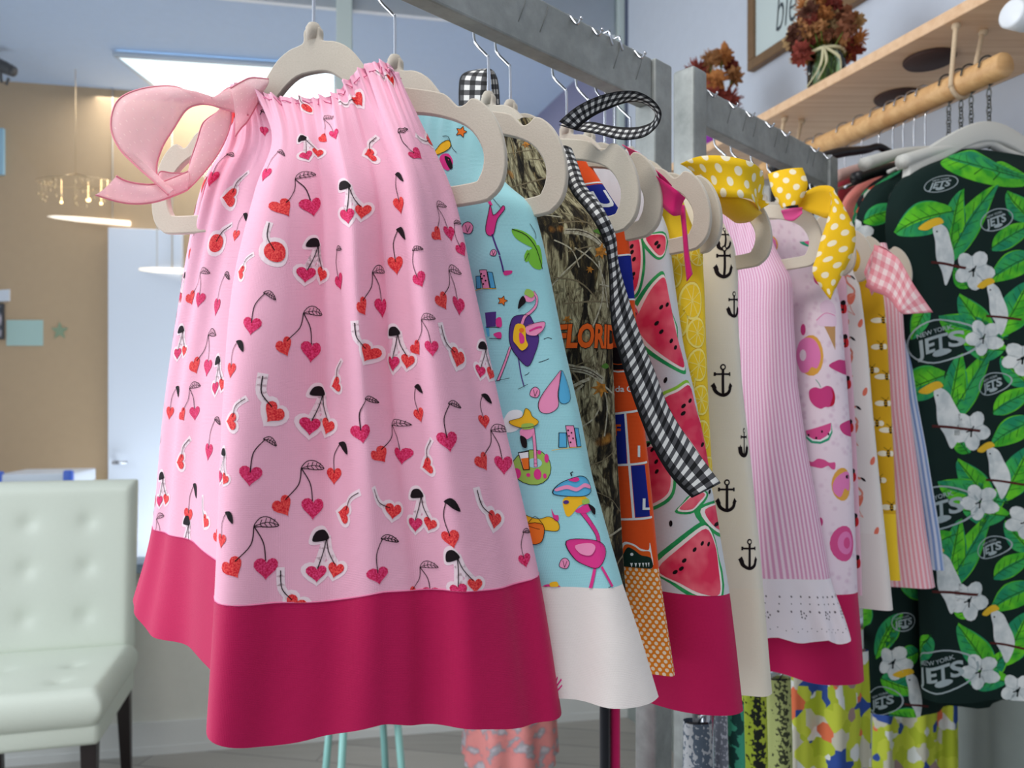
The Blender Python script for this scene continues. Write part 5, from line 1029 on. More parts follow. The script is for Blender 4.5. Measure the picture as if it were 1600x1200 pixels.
# the frame in wall coordinates: lower left corner, 0.62 wide, 0.46 high
c0 = rpt(1.52, 1172, 113); s0 = float(c0[:2] @ RD); z0 = float(c0[2])
t = empty('picture_frame', (*rw(1.534, s0-0.3), z0), label='framed handwritten word picture with a brown wooden frame hung above the shelf', cat='picture', group=None)
FW = plain('brown frame wood', (124, 96, 66), 0.5, nscale=40, var=0.2)
PW, PH, ft = 0.66, 0.42, 0.030
mb = MB()
rbox(mb, 1.508, 1.534, s0-PW, s0, z0, z0+ft); rbox(mb, 1.508, 1.534, s0-PW, s0, z0+PH-ft, z0+PH); rbox(mb, 1.508, 1.534, s0-ft, s0, z0+ft, z0+PH-ft); rbox(mb, 1.508, 1.534, s0-PW, s0-PW+ft, z0+ft, z0+PH-ft)
mb.build('frame', FW, t, bevel=0.003)
mb = MB(); rbox(mb, 1.518, 1.530, s0-PW+ft, s0-ft, z0+ft, z0+PH-ft); bp = mb.build('print', plain('white print paper', (206, 220, 218), 0.6), t)
mb = MB()
for q, m_, l_ in text2d('blessed', 0.125, 0, 0, 0.25, -0.012, 0, 0, 0.60):
    # wall right-hand direction seen by the viewer is -RD
    vs = [(*(RN*1.5165-RD*(x-(s0-0.235))), z0+0.118+y*1.4) for x, y in q]; mb.add(vs, [tuple(range(len(vs)))], 0, smooth=False)
mb.build('lettering', ink('grey script ink', (70, 78, 84)), bp)
def wood(name, ca, cb, sc=(2, 60, 60)):
    nt = NT(name); mp = nt.n('Mapping', i0=nt.n('TexCoord').outputs['Object']); mp.inputs['Scale'].default_value = sc; mp.inputs['Rotation'].default_value = (0, 0, -math.atan2(RD[1], RD[0]))
    nz = nt.n('TexNoise', Vector=mp.outputs[0], Scale=1.0, Detail=6.0, Roughness=0.6).outputs[0]
    return nt.out(nt.ramp(nz, [(0.3, ca), (0.7, cb)]), 0.55, bump=nz, bstr=0.05)
SHW = wood('pale shelf wood', (214, 172, 132), (234, 198, 160))
t = empty('wall_shelf', (*rw(1.36, 1.3), EYE+0.69), label='long pale wooden shelf on the wall with a clothes rod hung below', cat='shelf')
mb = MB(); rbox(mb, 1.204, 1.534, -0.15, 2.05, EYE+0.690, EYE+0.712); mb.build('board', SHW, t, bevel=0.002)
for px, py in ((1452, 93), (1402, 152)):
    Y = 0.688*1200/(640-py); x = (px-800)/1200*Y; mb = MB(); mb.lathe([(0.044, -0.004), (0.047, 0.0), (0.047, 0.004), (0.042, 0.004)], (x, Y, EYE+0.686), 28); mb.build('disc', plain('dark brown disc', (66, 44, 38), 0.8), t)
for s_ in (0.1, 1.0, 1.9):
    mb = MB(); rbox(mb, 1.40, 1.534, s_-0.012, s_+0.012, EYE+0.672, EYE+0.690); rbox(mb, 1.522, 1.534, s_-0.012, s_+0.012, EYE+0.56, EYE+0.69); mb.build('bracket', plain('white bracket', (214, 214, 210), 0.5), t)
RODW = wood('golden rod wood', (196, 146, 92), (222, 178, 122), (3, 60, 60))
RX = np.array((0.835, 1.298, EYE+0.584)); RD3 = np.array((RD[0], RD[1], 0.0))
t = empty('clothes_rod', RX+RD3*0.3, label='round golden wooden rod hung on rope loops beneath the shelf', cat='rod')
mb = MB(); mb.tube([tuple(RX+RD3*s_) for s_ in (0, 0.004, 0.3, 0.62, 0.624)], [0.0195, 0.0215, 0.0215, 0.0215, 0.0195], 28); mb.build('rod', RODW, t)
ROPE = plain('jute rope', (206, 182, 150), 0.9, nscale=300, var=0.2, bstr=0.4)
for s_, dn in ((0.085, -0.012), (0.085, 0.055), (0.55, 0.0), (0.55, 0.05)):
    c_ = RX+RD3*s_; top = np.array((*(c_[:2]+RN*dn), EYE+0.690)); sg = -1 if dn <= 0 else 1; pts = [tuple(top)]
    for k in range(7): an = k/6*PI/2; pts.append((*(c_[:2]+RN*sg*0.0245*math.cos(an)), c_[2]-0.0245*math.sin(an)))
    mb = MB(); mb.tube([tuple(p) for p in crom(pts, 4)], 0.0042, 8); mb.build('rope', ROPE, t)
    mb = MB(); mb.ball(tuple(top+np.array((0, 0, -0.004))), 0.008, 10); mb.build('knot', ROPE, t)
t = empty('puck_light', P(1590, 24, 1.27), label='white round puck light under the shelf at the upper right corner', cat='light')
q = P(1592, 24, 1.27); ax = np.array((RN[0], RN[1], 0))
mb = MB(); mb.tube([tuple(q-ax*0.020), tuple(q-ax*0.017), tuple(q+ax*0.02), tuple(q+ax*0.024)], [0.019, 0.023, 0.023, 0.019], 24); mb.build('shell', plain('white plastic', (236, 240, 244), 0.35), t)
mb = MB(); mb.tube([tuple(q), (q[0], q[1], EYE+0.69)], 0.006, 8); mb.build('mount', plain('white plastic', (236, 240, 244), 0.35), t)
# dried bouquets
def bouquet(cx, cy, zb, sc, label, vase=True, seed=1, heads=26, spread=0.075, hz=0.155):
    rng = random.Random(seed); t = empty('dried_bouquet', (cx, cy, zb), label=label, cat='bouquet')
    if vase:
        gm = NT('pale green glass'); g1 = gm.n('BsdfGlossy', Roughness=0.05); g2 = gm.n('BsdfTransparent'); g2.inputs[0].default_value = (0.80, 0.88, 0.72, 1)
        gm.n('OutputMaterial', Surface=gm.n('MixShader', i0=gm.n('Fresnel', IOR=1.4).outputs[0], i1=g2.outputs[0], i2=g1.outputs[0]).outputs[0])
        mb = MB(); mb.lathe([(0.030*sc, 0.002), (0.036*sc, 0.006*sc), (0.038*sc, 0.06*sc), (0.032*sc, 0.085*sc), (0.034*sc, 0.098*sc), (0.0325*sc, 0.098*sc), (0.030*sc, 0.085*sc), (0.0355*sc, 0.06*sc), (0.034*sc, 0.008*sc)], (cx, cy, zb), 24); mb.build('vase', gm.m, t)
        mb = MB(); mb.tube([(cx+0.034*sc*math.cos(k/16*2*PI), cy+0.034*sc*math.sin(k/16*2*PI), zb+0.083*sc) for k in range(16)], 0.0035*sc, 8, closed=True)
        tie = mb.build('raffia_tie', plain('raffia', (206, 200, 160), 0.8), t)
        for dx, dz, L_ in ((-0.03, -0.07, 1), (-0.05, -0.085, 1), (0.012, -0.05, 0.7)):
            mb = MB(); mb.tube([tuple(p) for p in crom([(cx-0.02*sc, cy-0.034*sc, zb+0.083*sc), (cx+dx*0.6*sc, cy-0.045*sc, zb+(0.083+dz*0.5)*sc), (cx+dx*sc*1.1, cy-0.04*sc, zb+(0.084+dz)*sc)], 5)], [0.003*sc]*6+[0.0015*sc]*5, 6); mb.build('raffia_end', plain('raffia', (206, 200, 160), 0.8), tie)
    st = plain('green stems', (96, 118, 40), 0.7, nscale=90, var=0.4); cols = [plain('dried %d' % k, c_, 0.9, nscale=160, var=0.45) for k, c_ in enumerate(((168, 118, 72), (126, 76, 50), (136, 56, 44), (196, 164, 116), (100, 60, 44), (186, 122, 66)))]
    for k in range(heads):
        a_ = rng.uniform(0, 2*PI); r_ = spread*math.sqrt(rng.random())*sc; hx, hy = cx+r_*math.cos(a_), cy+r_*math.sin(a_); h = (hz+rng.uniform(-0.05, 0.05)-r_*0.35)*sc; bz = zb+(0.01 if vase else 0.01)
        mb = MB(); bx, by = cx+rng.uniform(-.02, .02)*sc, cy+rng.uniform(-.02, .02)*sc
        mb.tube([tuple(p) for p in crom([(bx, by, bz), ((bx*2+hx)/3, (by*2+hy)/3, zb+0.07*sc), (hx, hy, zb+h)], 4)], 0.0013*sc, 5); s1 = mb.build('stem', st, t)
        mb = MB(); kind = k % 3; R_ = rng.uniform(0.013, 0.026)*sc; c_ = Vector((hx, hy, zb+h))
        n = 110 if kind == 0 else 48
        for q in range(n):
            v = Vector((rng.gauss(0, 1), rng.gauss(0, 1), rng.gauss(0.2, 1))).normalized(); u = v.cross(Vector((0.3, 0.5, 0.8))).normalized(); w_ = R_*(0.07 if kind == 0 else 0.24)
            r0 = R_*0.15; r1 = R_*rng.uniform(0.8, 1.15); x = v.cross(u)
            b0 = c_+v*r0; b1 = c_+v*(r0+r1)*0.5+x*R_*rng.uniform(-.25, .25); b2_ = c_+v*r1+x*R_*rng.uniform(-.35, .35)
            mb.add([b0-u*w_*0.3, b0+u*w_*0.3, b1+u*w_, b1-u*w_, b2_+u*w_*0.3, b2_-u*w_*0.3], [(0, 1, 2, 3), (3, 2, 4, 5)], 0)
        mb.ball(tuple(c_), R_*0.45, 7, jit=0.2, rng=rng)
        mb.build('flower_head', cols[rng.randrange(6)], s1)
    return t
q = rpt(1.27, 1291, 130)
bouquet(q[0], q[1], EYE+0.712, 1.10, 'large dried flower bouquet in a raffia-tied glass vase on the shelf, before the picture', True, 3, 64, 0.066, 0.150)
q = rpt(1.30, 1118, 200)
bouquet(q[0], q[1], EYE+0.712, 1.5, 'smaller rust brown dried bouquet at the far end of the shelf, behind the rack post', True, 9, 20, 0.05, 0.15)
q = rpt(1.25, 1107, 214)
t = empty('fabric_pouch', (q[0], q[1], EYE+0.712), label='purple pouch lying at the far end of the shelf under the rack rail', cat='pouch')
mb = MB(); mb.ball((q[0], q[1], EYE+0.712+0.036), 0.042, 14, jit=0.05, rng=random.Random(2)); mb.build('bag', fabric('purple satin', (150, 60, 170), var=0.15), t)
mb = MB(); mb.tube([(q[0]+0.012*math.cos(k/10*2*PI), q[1]+0.012*math.sin(k/10*2*PI), EYE+0.782) for k in range(10)], 0.003, 6, closed=True); mb.lathe([(0.012, 0), (0.008, 0.006), (0.018, 0.02)], (q[0], q[1], EYE+0.775), 14); mb.build('tied_neck', fabric('purple satin', (150, 60, 170)), t)

# ------------------------------------------------------------------ garments hung on the wooden rod
NEAR = np.array((-RD[0], -RD[1])); EE = RN
def rod_point(s_): return RX[:2]+RD*s_
def sheet_tube(N, d, near, prof, ni=96, nj=110, folds=(), sq=0.8):
    """prof: rows (z, xl, xr, b_near, b_far) from the top down."""
    pr = np.array(prof, dtype=float); zz = np.linspace(pr[0, 0], pr[-1, 0], nj); c_ = [np.interp(-zz, -pr[:, 0], pr[:, k]) for k in range(1, 5)]
    for k in range(4): q = np.pad(c_[k], 3, 'edge'); c_[k] = np.convolve(q, np.ones(7)/7, 'valid')
    ph = np.linspace(0, 2*PI, ni, endpoint=False); cs, sn = np.cos(ph), np.sin(ph); a_ = (c_[1]-c_[0])/2; m_ = (c_[1]+c_[0])/2
    X = m_[None]+a_[None]*(np.sign(cs)*np.abs(cs)**sq)[:, None]
    Yn = np.where(sn[:, None] > 0, c_[2][None], -c_[3][None])*(np.abs(sn)**0.6)[:, None]; T = (zz[0]-zz)/(zz[0]-zz[-1])
    for A_, K_, p_, t0 in folds: Yn = Yn+A_*np.sin(K_*X+p_)*np.abs(sn)[:, None]*np.clip((T-t0)/0.2, 0, 1)[None]
    G = np.empty((ni, nj, 3)); G[..., 0] = N[0]+d[0]*X+near[0]*Yn; G[..., 1] = N[1]+d[1]*X+near[1]*Yn; G[..., 2] = zz[None]+0*X
    return Cloth(G)
def edge_prof(N, d, pts, near_b, far_b, xr_of):
    out = []
    for px, py in pts:
        r = (px-800)/1200; x = (r*N[1]-N[0])/(d[0]-r*d[1]); Y = N[1]+x*d[1]; z = EYE+(640-py)/1200*Y; out.append((z, x, xr_of(x, z), near_b, far_b))
    n = len(out); return [(z, x, xr, near_b*min(1, 0.25+k/2.5), far_b*min(1, 0.3+k/2.5)) for k, (z, x, xr, b1, b2) in enumerate(out)]
def wood_hanger(parent, N, z, hw, col, hook_top, drop=0.06, th=0.010, chain=False, nm='hanger'):
    ang = math.atan2(EE[1], EE[0]); mb = MB(); pts = [(-hw, -drop), (-hw*0.6, -drop*0.45), (-hw*0.2, -0.006), (0, 0.004), (hw*0.2, -0.006), (hw*0.6, -drop*0.45), (hw, -drop)]
    p = crom(pts, 5); mb.tube([(*(N+EE*x), z+y) for x, y in p], [th*(0.7+0.5*min(1, abs(x)/hw)) for x, y in p], 10); h = mb.build(nm, col, parent)
    path = crom([(0, 0), (0, hook_top-z-0.055), (0.006, hook_top-z-0.045), (0.024, hook_top-z-0.030), (0.0252, hook_top-z-0.018), (0.018, hook_top-z-0.004), (0.0, hook_top-z+0.0035), (-0.018, hook_top-z-0.004), (-0.0252, hook_top-z-0.02)], 5)
    mb = MB()
    if chain:
        L_ = hook_top-z-0.055; n = 7
        for k in range(n):
            c_ = np.array((*N, z+L_*(k+0.5)/n)); e_ = EE if k % 2 else NEAR
            mb.tube([tuple(c_+np.array((*(e_*0.004*math.cos(a_*PI/4)), 0.55*L_/n*1.5*math.sin(a_*PI/4)))) for a_ in range(8)], 0.0012, 5, closed=True)
        path = path[5:]
    mb.tube([(*(N+EE*x), z+y) for x, y in path], 0.0016, 8); mb.build('hook', CHROME if not chain else plain('dark wire', (96, 98, 96), 0.35, 0.9), h); return h
LG = [ink('dark jungle ink', (12, 34, 34)), ink('bright leaf ink', (106, 206, 40), col2=(50, 160, 44), scale=40.0), ink('teal leaf ink', (28, 138, 96), col2=(60, 176, 84), scale=40.0), ink('vein ink', (30, 96, 36)), ink('petal ink', (228, 232, 230), col2=(200, 208, 208), scale=60.0), ink('crest ink', (236, 190, 50)), ink('branch brown ink', (84, 36, 34)), ink('pale logo ink', (168, 182, 184)), ink('deep ink', (10, 26, 28))]
LG[0] = fabric('dark green cotton', (12, 36, 32), var=0.1, sheen=0.0)
def leaf_(bx, by, tx_, ty, w, m):
    L_ = math.hypot(tx_-bx, ty-by); u = ((tx_-bx)/L_, (ty-by)/L_); nx_ = (-u[1], u[0]); T_ = lambda x, y: (bx+u[0]*x*L_+nx_[0]*y*w, by+u[1]*x*L_+nx_[1]*y*w)
    o = [(blob([T_(0, 0), T_(.15, .42), T_(.45, .55), T_(.8, .3), T_(1, 0), T_(.8, -.3), T_(.45, -.5), T_(.15, -.38)]), m, 1), (blob([T_(0, 0), T_(.15, .40), T_(.45, .50), T_(.8, .26), T_(1, 0)], 3), 3-m, 2)]+stroke([T_(-.05, 0), T_(.5, .03), T_(.97, 0)], 1.5, 3, 3)
    for k in (.15, .3, .45, .6, .75): o += stroke([T_(k, 0), T_(k+.12, .38*(1-k*.5))], .8, 3, 3, False)+stroke([T_(k, 0), T_(k+.12, -.34*(1-k*.5))], .8, 3, 3, False)
    return o
def hib(x, y, r, rt=0.2):
    o = []
    for k in range(5): aa = rt+k*2*PI/5; o.append((circ(x+r*.58*math.cos(aa), y+r*.58*math.sin(aa), r*.50, r*.40, 12, aa), 4, 4)); o += stroke([(x+r*.2*math.cos(aa+.6), y+r*.2*math.sin(aa+.6)), (x+r*.75*math.cos(aa+.63), y+r*.75*math.sin(aa+.63))], .8, 7, 5, False)
    return o+stroke([(x-r*.25, y+r*.1), (x, y), (x+r*.12, y-r*.2)], 2.0, 8, 6)+stroke([(x, y), (x-r*.02, y+r*.35)], 2.4, 8, 6)
def cocka(x, y, s_, fl=1):
    T_ = lambda pts: [(x+u*s_*fl, y+v*s_) for u, v in pts]
    return [(blob(T_([(-2, -28), (8, -34), (18, -26), (24, -8), (30, 14), (30, 36), (22, 62), (14, 40), (4, 20), (2, -6)])), 4, 4), (blob(T_([(-24, -28), (-8, -40), (6, -44), (12, -36), (0, -30), (-12, -24)])), 5, 5)]+stroke(T_([(-4, 26), (20, 28), (44, 34)]), 4*s_, 6, 6)+[(circ(*T_([(4, -22)])[0], 1.3), 8, 6)]
def logo(x, y, rx, ry, rt, fs):
    e_ = circ(0, 0, rx, ry, 26); co, si = math.cos(rt), math.sin(rt); R_ = lambda p: [(x+u*co+v*si, y-u*si+v*co) for u, v in p]
    o = stroke(R_(e_+[e_[0]]), 2.4 if rx > 30 else 1.5, 7, 4, False)
    o += [(R_([(u, -v) for u, v in p]), 7, 5) for p, m, l in text2d('JETS', fs, 7, 5, 0.25, 0.03, 0, -fs*.12)]+[(R_([(u, -v) for u, v in p]), 7, 5) for p, m, l in text2d('NEW YORK', fs*.30, 7, 5, 0.1, 0.01, 0, fs*.50)]
    return o+[(R_(circ(0, fs*.58, fs*.42, fs*.17, 12)), 7, 4)]
def tropic(cl, dy, cut=lambda x, y: True):
    for it in (leaf_(1562, 270, 1455, 240, 44, 1), leaf_(1478, 328, 1392, 362, 50, 2), leaf_(1480, 398, 1498, 296, 36, 2), leaf_(1476, 405, 1548, 288, 40, 1), leaf_(1548, 385, 1612, 348, 32, 1), leaf_(1610, 398, 1542, 438, 38, 1), leaf_(1606, 345, 1570, 300, 34, 2),
               leaf_(1570, 520, 1604, 440, 44, 2), leaf_(1546, 532, 1498, 462, 42, 2), leaf_(1562, 548, 1506, 540, 40, 2), leaf_(1512, 450, 1490, 420, 26, 1), leaf_(1535, 550, 1570, 500, 28, 1), leaf_(1448, 478, 1425, 530, 28, 2)):
        q = [([(x, y+dy) for x, y in p], m, l) for p, m, l in it]; cx = sum(x for x, y in q[0][0])/len(q[0][0]); cy = sum(y for x, y in q[0][0])/len(q[0][0])
        if cut(cx, cy): draw(cl, q)
    for x, y, f in ((1517, 418, lambda x, y: hib(x, y, 30)), (1533, 530, lambda x, y: hib(x, y, 27, .5)), (1462, 385, lambda x, y: cocka(x, y, 1.0)), (1548, 470, lambda x, y: cocka(x, y, .85)), (1551, 342, lambda x, y: logo(x, y, 26, 16, .35, 17)), (1466, 536, lambda x, y: logo(x, y, 42, 33, .3, 32)), (1595, 560, lambda x, y: hib(x, y, 26, .3))):
        if cut(x, y+dy): draw(cl, f(x, y+dy), anchor=(x, y+dy), snap=(x, y+dy))
zt_rod = float(RX[2]+0.0215+0.002)
WHG = plain('white painted hanger', (214, 214, 206), 0.6)
def shirt(key, s_, pts, label, bn, bf, folds, pat, xr=lambda x, z: 0.27, hw=0.20, hcol=None, chain=True):
    N = rod_point(s_); pr = edge_prof(N, EE, pts, bn, bf, xr); cl = sheet_tube(N, EE, NEAR, pr, folds=folds)
    t = empty(key, (N[0], N[1], float(pr[-1][0])), label=label, cat='shirt' if 'shirt' in key else 'garment'); pat(cl)
    o = cl.build('body', LG, t); zc = pr[0][0]+0.004
    wood_hanger(t, N, zc+0.012, hw, hcol or WHG, zt_rod, drop=0.05, chain=chain); return t, cl, N
def xrA(x, z): return min(0.27, 0.06-x*0.9)
def patA(cl):
    def fn(c_, i, j, rng):
        k = rng.choice((0, 0, 1, 2, 3)); sh = leaf_(-34, 0, 38, 10, 38, rng.choice((1, 2))) if k < 2 else hib(0, 0, 27) if k == 2 else logo(0, 0, 26, 16, .3, 17)
        c_.motif(i, j, [([(x, -y) for x, y in p], m, l) for p, m, l in sh], .00105, rng.uniform(-2, 2) if k < 3 else 0)
    tropic(cl, 0); tropic(cl, 258, lambda x, y: y < 760+200); tropic(cl, 516, lambda x, y: y < 1120); cl.scatter(fn, .062, 500, random.Random(17), (.03, .97))
tA, cA, NA = shirt('tropical_shirt', 0.031, [(1514,238),(1472,246),(1425,264),(1394,292),(1384,345),(1396,450),(1415,600),(1432,800),(1442,980),(1446,1092)], 'foremost long tropical shirt on the wooden rod, dark green with white birds and oval logos', 0.050, 0.02, ((0.012, 30, 1.4, 0.1), (0.008, 55, 0.4, 0.15)), patA, xrA)
# white shoulders of the hanger showing above the collar
mb = MB(); z_ = cA.G[0, 0, 2]
prof = [(-0.19, -0.040), (-0.12, 0.004), (-0.05, 0.040), (0.0, 0.052), (0.05, 0.046), (0.12, 0.020), (0.19, -0.020)]
up = crom(prof, 4); vs = []
for x, y in up:
    for yy, off in ((y+0.006, -0.006), (y+0.006, 0.006), (y-0.030, 0.010), (y-0.030, -0.010)): vs.append((*(NA+EE*x+NEAR*off), z_+y*1.0+(yy-y)))
n = len(up); mb.add(vs, [(k*4+j, k*4+(j+1) % 4, (k+1)*4+(j+1) % 4, (k+1)*4+j) for k in range(n-1) for j in range(4)]+[(3, 2, 1, 0), ((n-1)*4, (n-1)*4+1, (n-1)*4+2, (n-1)*4+3)]); mb.build('hanger_pad', WHG, tA, bevel=0.003)
def patB(cl):
    def fn(c_, i, j, rng):
        k = rng.choice((0, 0, 1, 1, 2, 3)); s_ = .0011
        sh = leaf_(-30, 0, 34, 10, 34, rng.choice((1, 2))) if k < 2 else hib(0, 0, 26) if k == 2 else logo(0, 0, 26, 17, .3, 17)
        c_.motif(i, j, [([(x, -y) for x, y in p], m, l) for p, m, l in sh], s_, rng.uniform(-2, 2) if k < 3 else rng.uniform(-.4, .4))
    for it in (leaf_(1372, 905, 1405, 830, 30, 1), leaf_(1362, 1025, 1402, 958, 32, 2), leaf_(1378, 1010, 1404, 965, 24, 1), hib(1395, 1035, 26), leaf_(1436, 1020, 1405, 1030, 30, 1), leaf_(1372, 1060, 1440, 1082, 34, 2), cocka(1418, 1080, .8), logo(1375, 1095, 24, 22, .3, 18), logo(1412, 972, 18, 14, .3, 14), leaf_(1440, 1125, 1390, 1118, 30, 2)):
        draw(cl, it)
    cl.scatter(fn, .055, 400, random.Random(7), (.02, .98))
shirt('tropical_shirt', 0.11, [(1462,244),(1425,256),(1380,276),(1350,306),(1338,342),(1344,430),(1350,700),(1354,950),(1356,1075),(1358,1112)], 'longer dark green tropical shirt hanging directly behind the foremost one', 0.045, 0.02, ((0.014, 42, 0.4, 0.05), (0.006, 80, 1, .1)), patB, lambda x, z: 0.24)
# narrower things further along the rod
def simple(key, s_, pts, label, mat, hcol, xr, bn=0.02, cat_='garment', hw=0.17):
    N = rod_point(s_); pr = edge_prof(N, EE, pts, bn, 0.015, lambda x, z: xr); cl = sheet_tube(N, EE, NEAR, pr, ni=48, nj=40, folds=((0.004, 50, s_*30, 0.1),))
    t = empty(key, (N[0], N[1], float(pr[-1][0])), label=label, cat=cat_); cl.build('body', mat, t); wood_hanger(t, N, pr[0][0]+0.012, hw, hcol, zt_rod, drop=0.045, chain=False); return t
mul_ = NT('dark multicolour print'); vv = mul_.n('TexVoronoi', Vector=mul_.n('UVMap').outputs[0], Scale=60.0).outputs['Color']
mulm = mul_.out(mul_.ramp(mul_.n('SeparateColor', i0=vv).outputs[0], [(0, (14, 14, 20)), (.45, (20, 24, 34)), (.55, (40, 80, 150)), (.65, (20, 130, 80)), (.78, (210, 214, 200)), (.88, (220, 90, 60)), (.94, (190, 220, 120))], 'CONSTANT'), 0.8)
BLKH = plain('black plastic hanger', (24, 24, 28), 0.4)
simple('printed_blouse', 0.16, [(1412,262),(1385,268),(1352,292),(1332,330),(1336,400),(1345,520)], 'dark blouse with small multicoloured print behind the tropical shirts', mulm, BLKH, 0.16)
simple('salmon_blouse', 0.21, [(1390,262),(1365,270),(1335,290),(1314,318),(1312,360),(1330,480)], 'salmon pink blouse on the wooden rod between the dark red one and the blouse', fabric('salmon knit', (214, 124, 112)), plain('rose hanger', (196, 160, 150), 0.6), 0.15)
simple('red_cardigan', 0.27, [(1388,244),(1355,258),(1322,272),(1302,282),(1300,330),(1310,480)], 'dark red cardigan on the wooden rod beside the farther steel rack', fabric('dark red knit', (130, 22, 36)), BLKH, 0.14)
N = rod_point(0.36); t = empty('black_trousers', (N[0], N[1], EYE-0.2), label='black trousers clipped to a black hanger at the far end of the wooden rod', cat='trousers')
cl = sheet_tube(N, EE, NEAR, [(EYE+0.492, -0.19, 0.15, .012, .01), (EYE+0.45, -0.195, 0.16, .018, .014), (EYE-0.2, -0.16, 0.13, .02, .02)], ni=48, nj=40); cl.build('legs', fabric('black twill', (22, 22, 26)), t); wood_hanger(t, N, EYE+0.500, 0.19, BLKH, zt_rod, drop=0.004)
for s_ in (0.065, 0.085, 0.185, 0.235, 0.315, 0.43, 0.46, 0.50):
    N = rod_point(s_); t = empty('wire_hanger', (N[0], N[1], EYE+0.42), label={0.065: 'dark chained hanger on the rod just left of the foremost shirt hanger', 0.085: 'second dark chained hanger left of the foremost shirt hanger', 0.185: 'thin wire hanger on the rod right of the salmon blouse', 0.235: 'thin wire hanger between the salmon blouse and the red cardigan', 0.315: 'thin wire hanger between the red cardigan and black trousers', 0.43: 'pale wire hanger on the rod, nearer of the three beyond the trousers', 0.46: 'pale wire hanger on the rod, middle of the three beyond the trousers', 0.50: 'pale wire hanger on the rod, farthest of the three beyond the trousers'}[s_], cat='hanger', group='spare hangers on the wooden rod')
    wood_hanger(t, N, EYE+(0.458 if s_ < .3 else 0.44), 0.17, (WHG if s_ < .1 else CHROME), zt_rod, drop=0.05, th=0.003, chain=s_ < .1, nm='shoulders')

# ------------------------------------------------------------------ garments on the low rail behind the dresses
La, Lb = np.array((0.243, 1.003)), np.array((0.90, 1.66)); LU = (Lb-La)/np.linalg.norm(Lb-La); LZ = EYE-0.388
t = empty('low_clothes_rail', ((La+Lb)/2)[0:2].tolist()+[0], label='low steel rail behind the dresses carrying skirts and scarves', cat='rail')
mb = MB(); mb.tube([(*La, LZ), (*Lb, LZ)], 0.011, 16); mb.build('rail', CHROME, t)
for e_ in (La+LU*0.02, Lb-LU*0.01):
    mb = MB(); mb.tube([(*e_, 0.02), (*e_, LZ)], 0.011, 12); mb.build('upright', CHROME, t); f_ = np.array((LU[1], -LU[0])); mb = MB(); mb.tube([(*(e_-f_*0.16), 0.015), (*(e_+f_*0.16), 0.015)], 0.013, 10); mb.build('foot', CHROME, t)
def low(key, px0, px1, zb, mat, label, cat_, K=60, A_=0.012, fr=0.5, depth=0.02, yaw=0.0, dy=0.0):
    r = ((px0+px1)/2-800)/1200; k_ = (r*La[1]-La[0])/(LU[0]-r*LU[1]); N = La+LU*k_; N = N*(1+dy); hw = (px1-px0)/2/1200*N[1]
    d = np.array((math.cos(yaw), math.sin(yaw))); nr = np.array((d[1], -d[0])); cl = sheet_tube(N, d, nr, [(LZ-0.018, -hw*.9, hw*.9, .012, .01), (LZ-0.10, -hw*.95, hw*.95, depth, .012), (zb, -hw, hw, depth, .015)], ni=110, nj=50, folds=((A_, K, 0.7, 0.0), (A_*.4, K*2.3, 1.7, 0.0)))
    t = empty(key, (N[0], N[1], zb), label=label, cat=cat_); cl.build('cloth', mat, t)
    mb = MB(); f_ = np.array((LU[1], -LU[0])); mb.tube([(N[0]-d[0]*hw*.7, N[1]-d[1]*hw*.7, LZ-0.024), (N[0]+d[0]*hw*.7, N[1]+d[1]*hw*.7, LZ-0.024)], 0.004, 8)
    L_ = np.array((*(La+LU*k_), LZ)); mb.build('hanger', BLKH, t); mb = MB(); mb.tube([(N[0], N[1], LZ-0.024)]+[(L_[0]+f_[0]*.0135*math.sin(a_), L_[1]+f_[1]*.0135*math.sin(a_), LZ-.0135*math.cos(a_)) for a_ in (0.4, 1.2, 2.0, 3.1, 4.0, 4.8)], 0.0015, 6); mb.build('hook', CHROME, t); return t
pw = NT('pinwheel print'); pv = pw.n('UVMap').outputs[0]; vo = pw.n('TexVoronoi', {'distance': 'MANHATTAN'}, Vector=pv, Scale=34.0); tri = pw.n('SeparateColor', i0=vo.outputs['Color']).outputs[0]
pwm = pw.out(pw.ramp(tri, [(0, (196, 206, 60)), (.26, (178, 192, 44)), (.42, (222, 224, 220)), (.60, (40, 74, 150)), (.74, (200, 196, 176)), (.86, (158, 132, 128)), (.95, (226, 112, 70))], 'CONSTANT'), 0.8)
low('pinwheel_skirt', 1232, 1362, EYE-0.86, pwm, 'yellow, white and blue patterned skirt low behind the raspberry hem', 'skirt', 70, .014)
low('pinwheel_skirt', 1362, 1496, EYE-0.90, pwm, 'yellow, white and blue patterned skirt low under the tropical shirts', 'skirt', 80, .012)
def speck(name, a_, b_, sc, th):
    nt = NT(name); n1 = nt.n('TexNoise', Vector=nt.n('UVMap').outputs[0], Scale=sc, Detail=3.0).outputs[0]; u, v = nt.uv(); st = nt.math('SINE', nt.math('MULTIPLY', u, 130.0))
    f = nt.math('ADD', n1, nt.math('MULTIPLY', st, 0.10)); return nt.out(nt.ramp(f, [(th, b_), (th+.02, a_)]), 0.8)
low('lime_scarf', 1196, 1236, EYE-0.92, speck('olive speckle', (176, 184, 116), (52, 56, 34), 150., .42), 'pale olive scarf speckled black, beside the patterned skirt', 'scarf', 90, .006)
low('lime_scarf', 1158, 1198, EYE-0.92, speck('lime speckle', (190, 206, 60), (24, 30, 20), 120., .46), 'bright lime scarf speckled black, hanging below the anchor dress', 'scarf', 90, .006)
low('teal_scarf', 1134, 1162, EYE-0.92, speck('teal swirl', (70, 176, 140), (14, 74, 66), 50., .44), 'teal patterned scarf beside the lime speckled one', 'scarf', 60, .004)
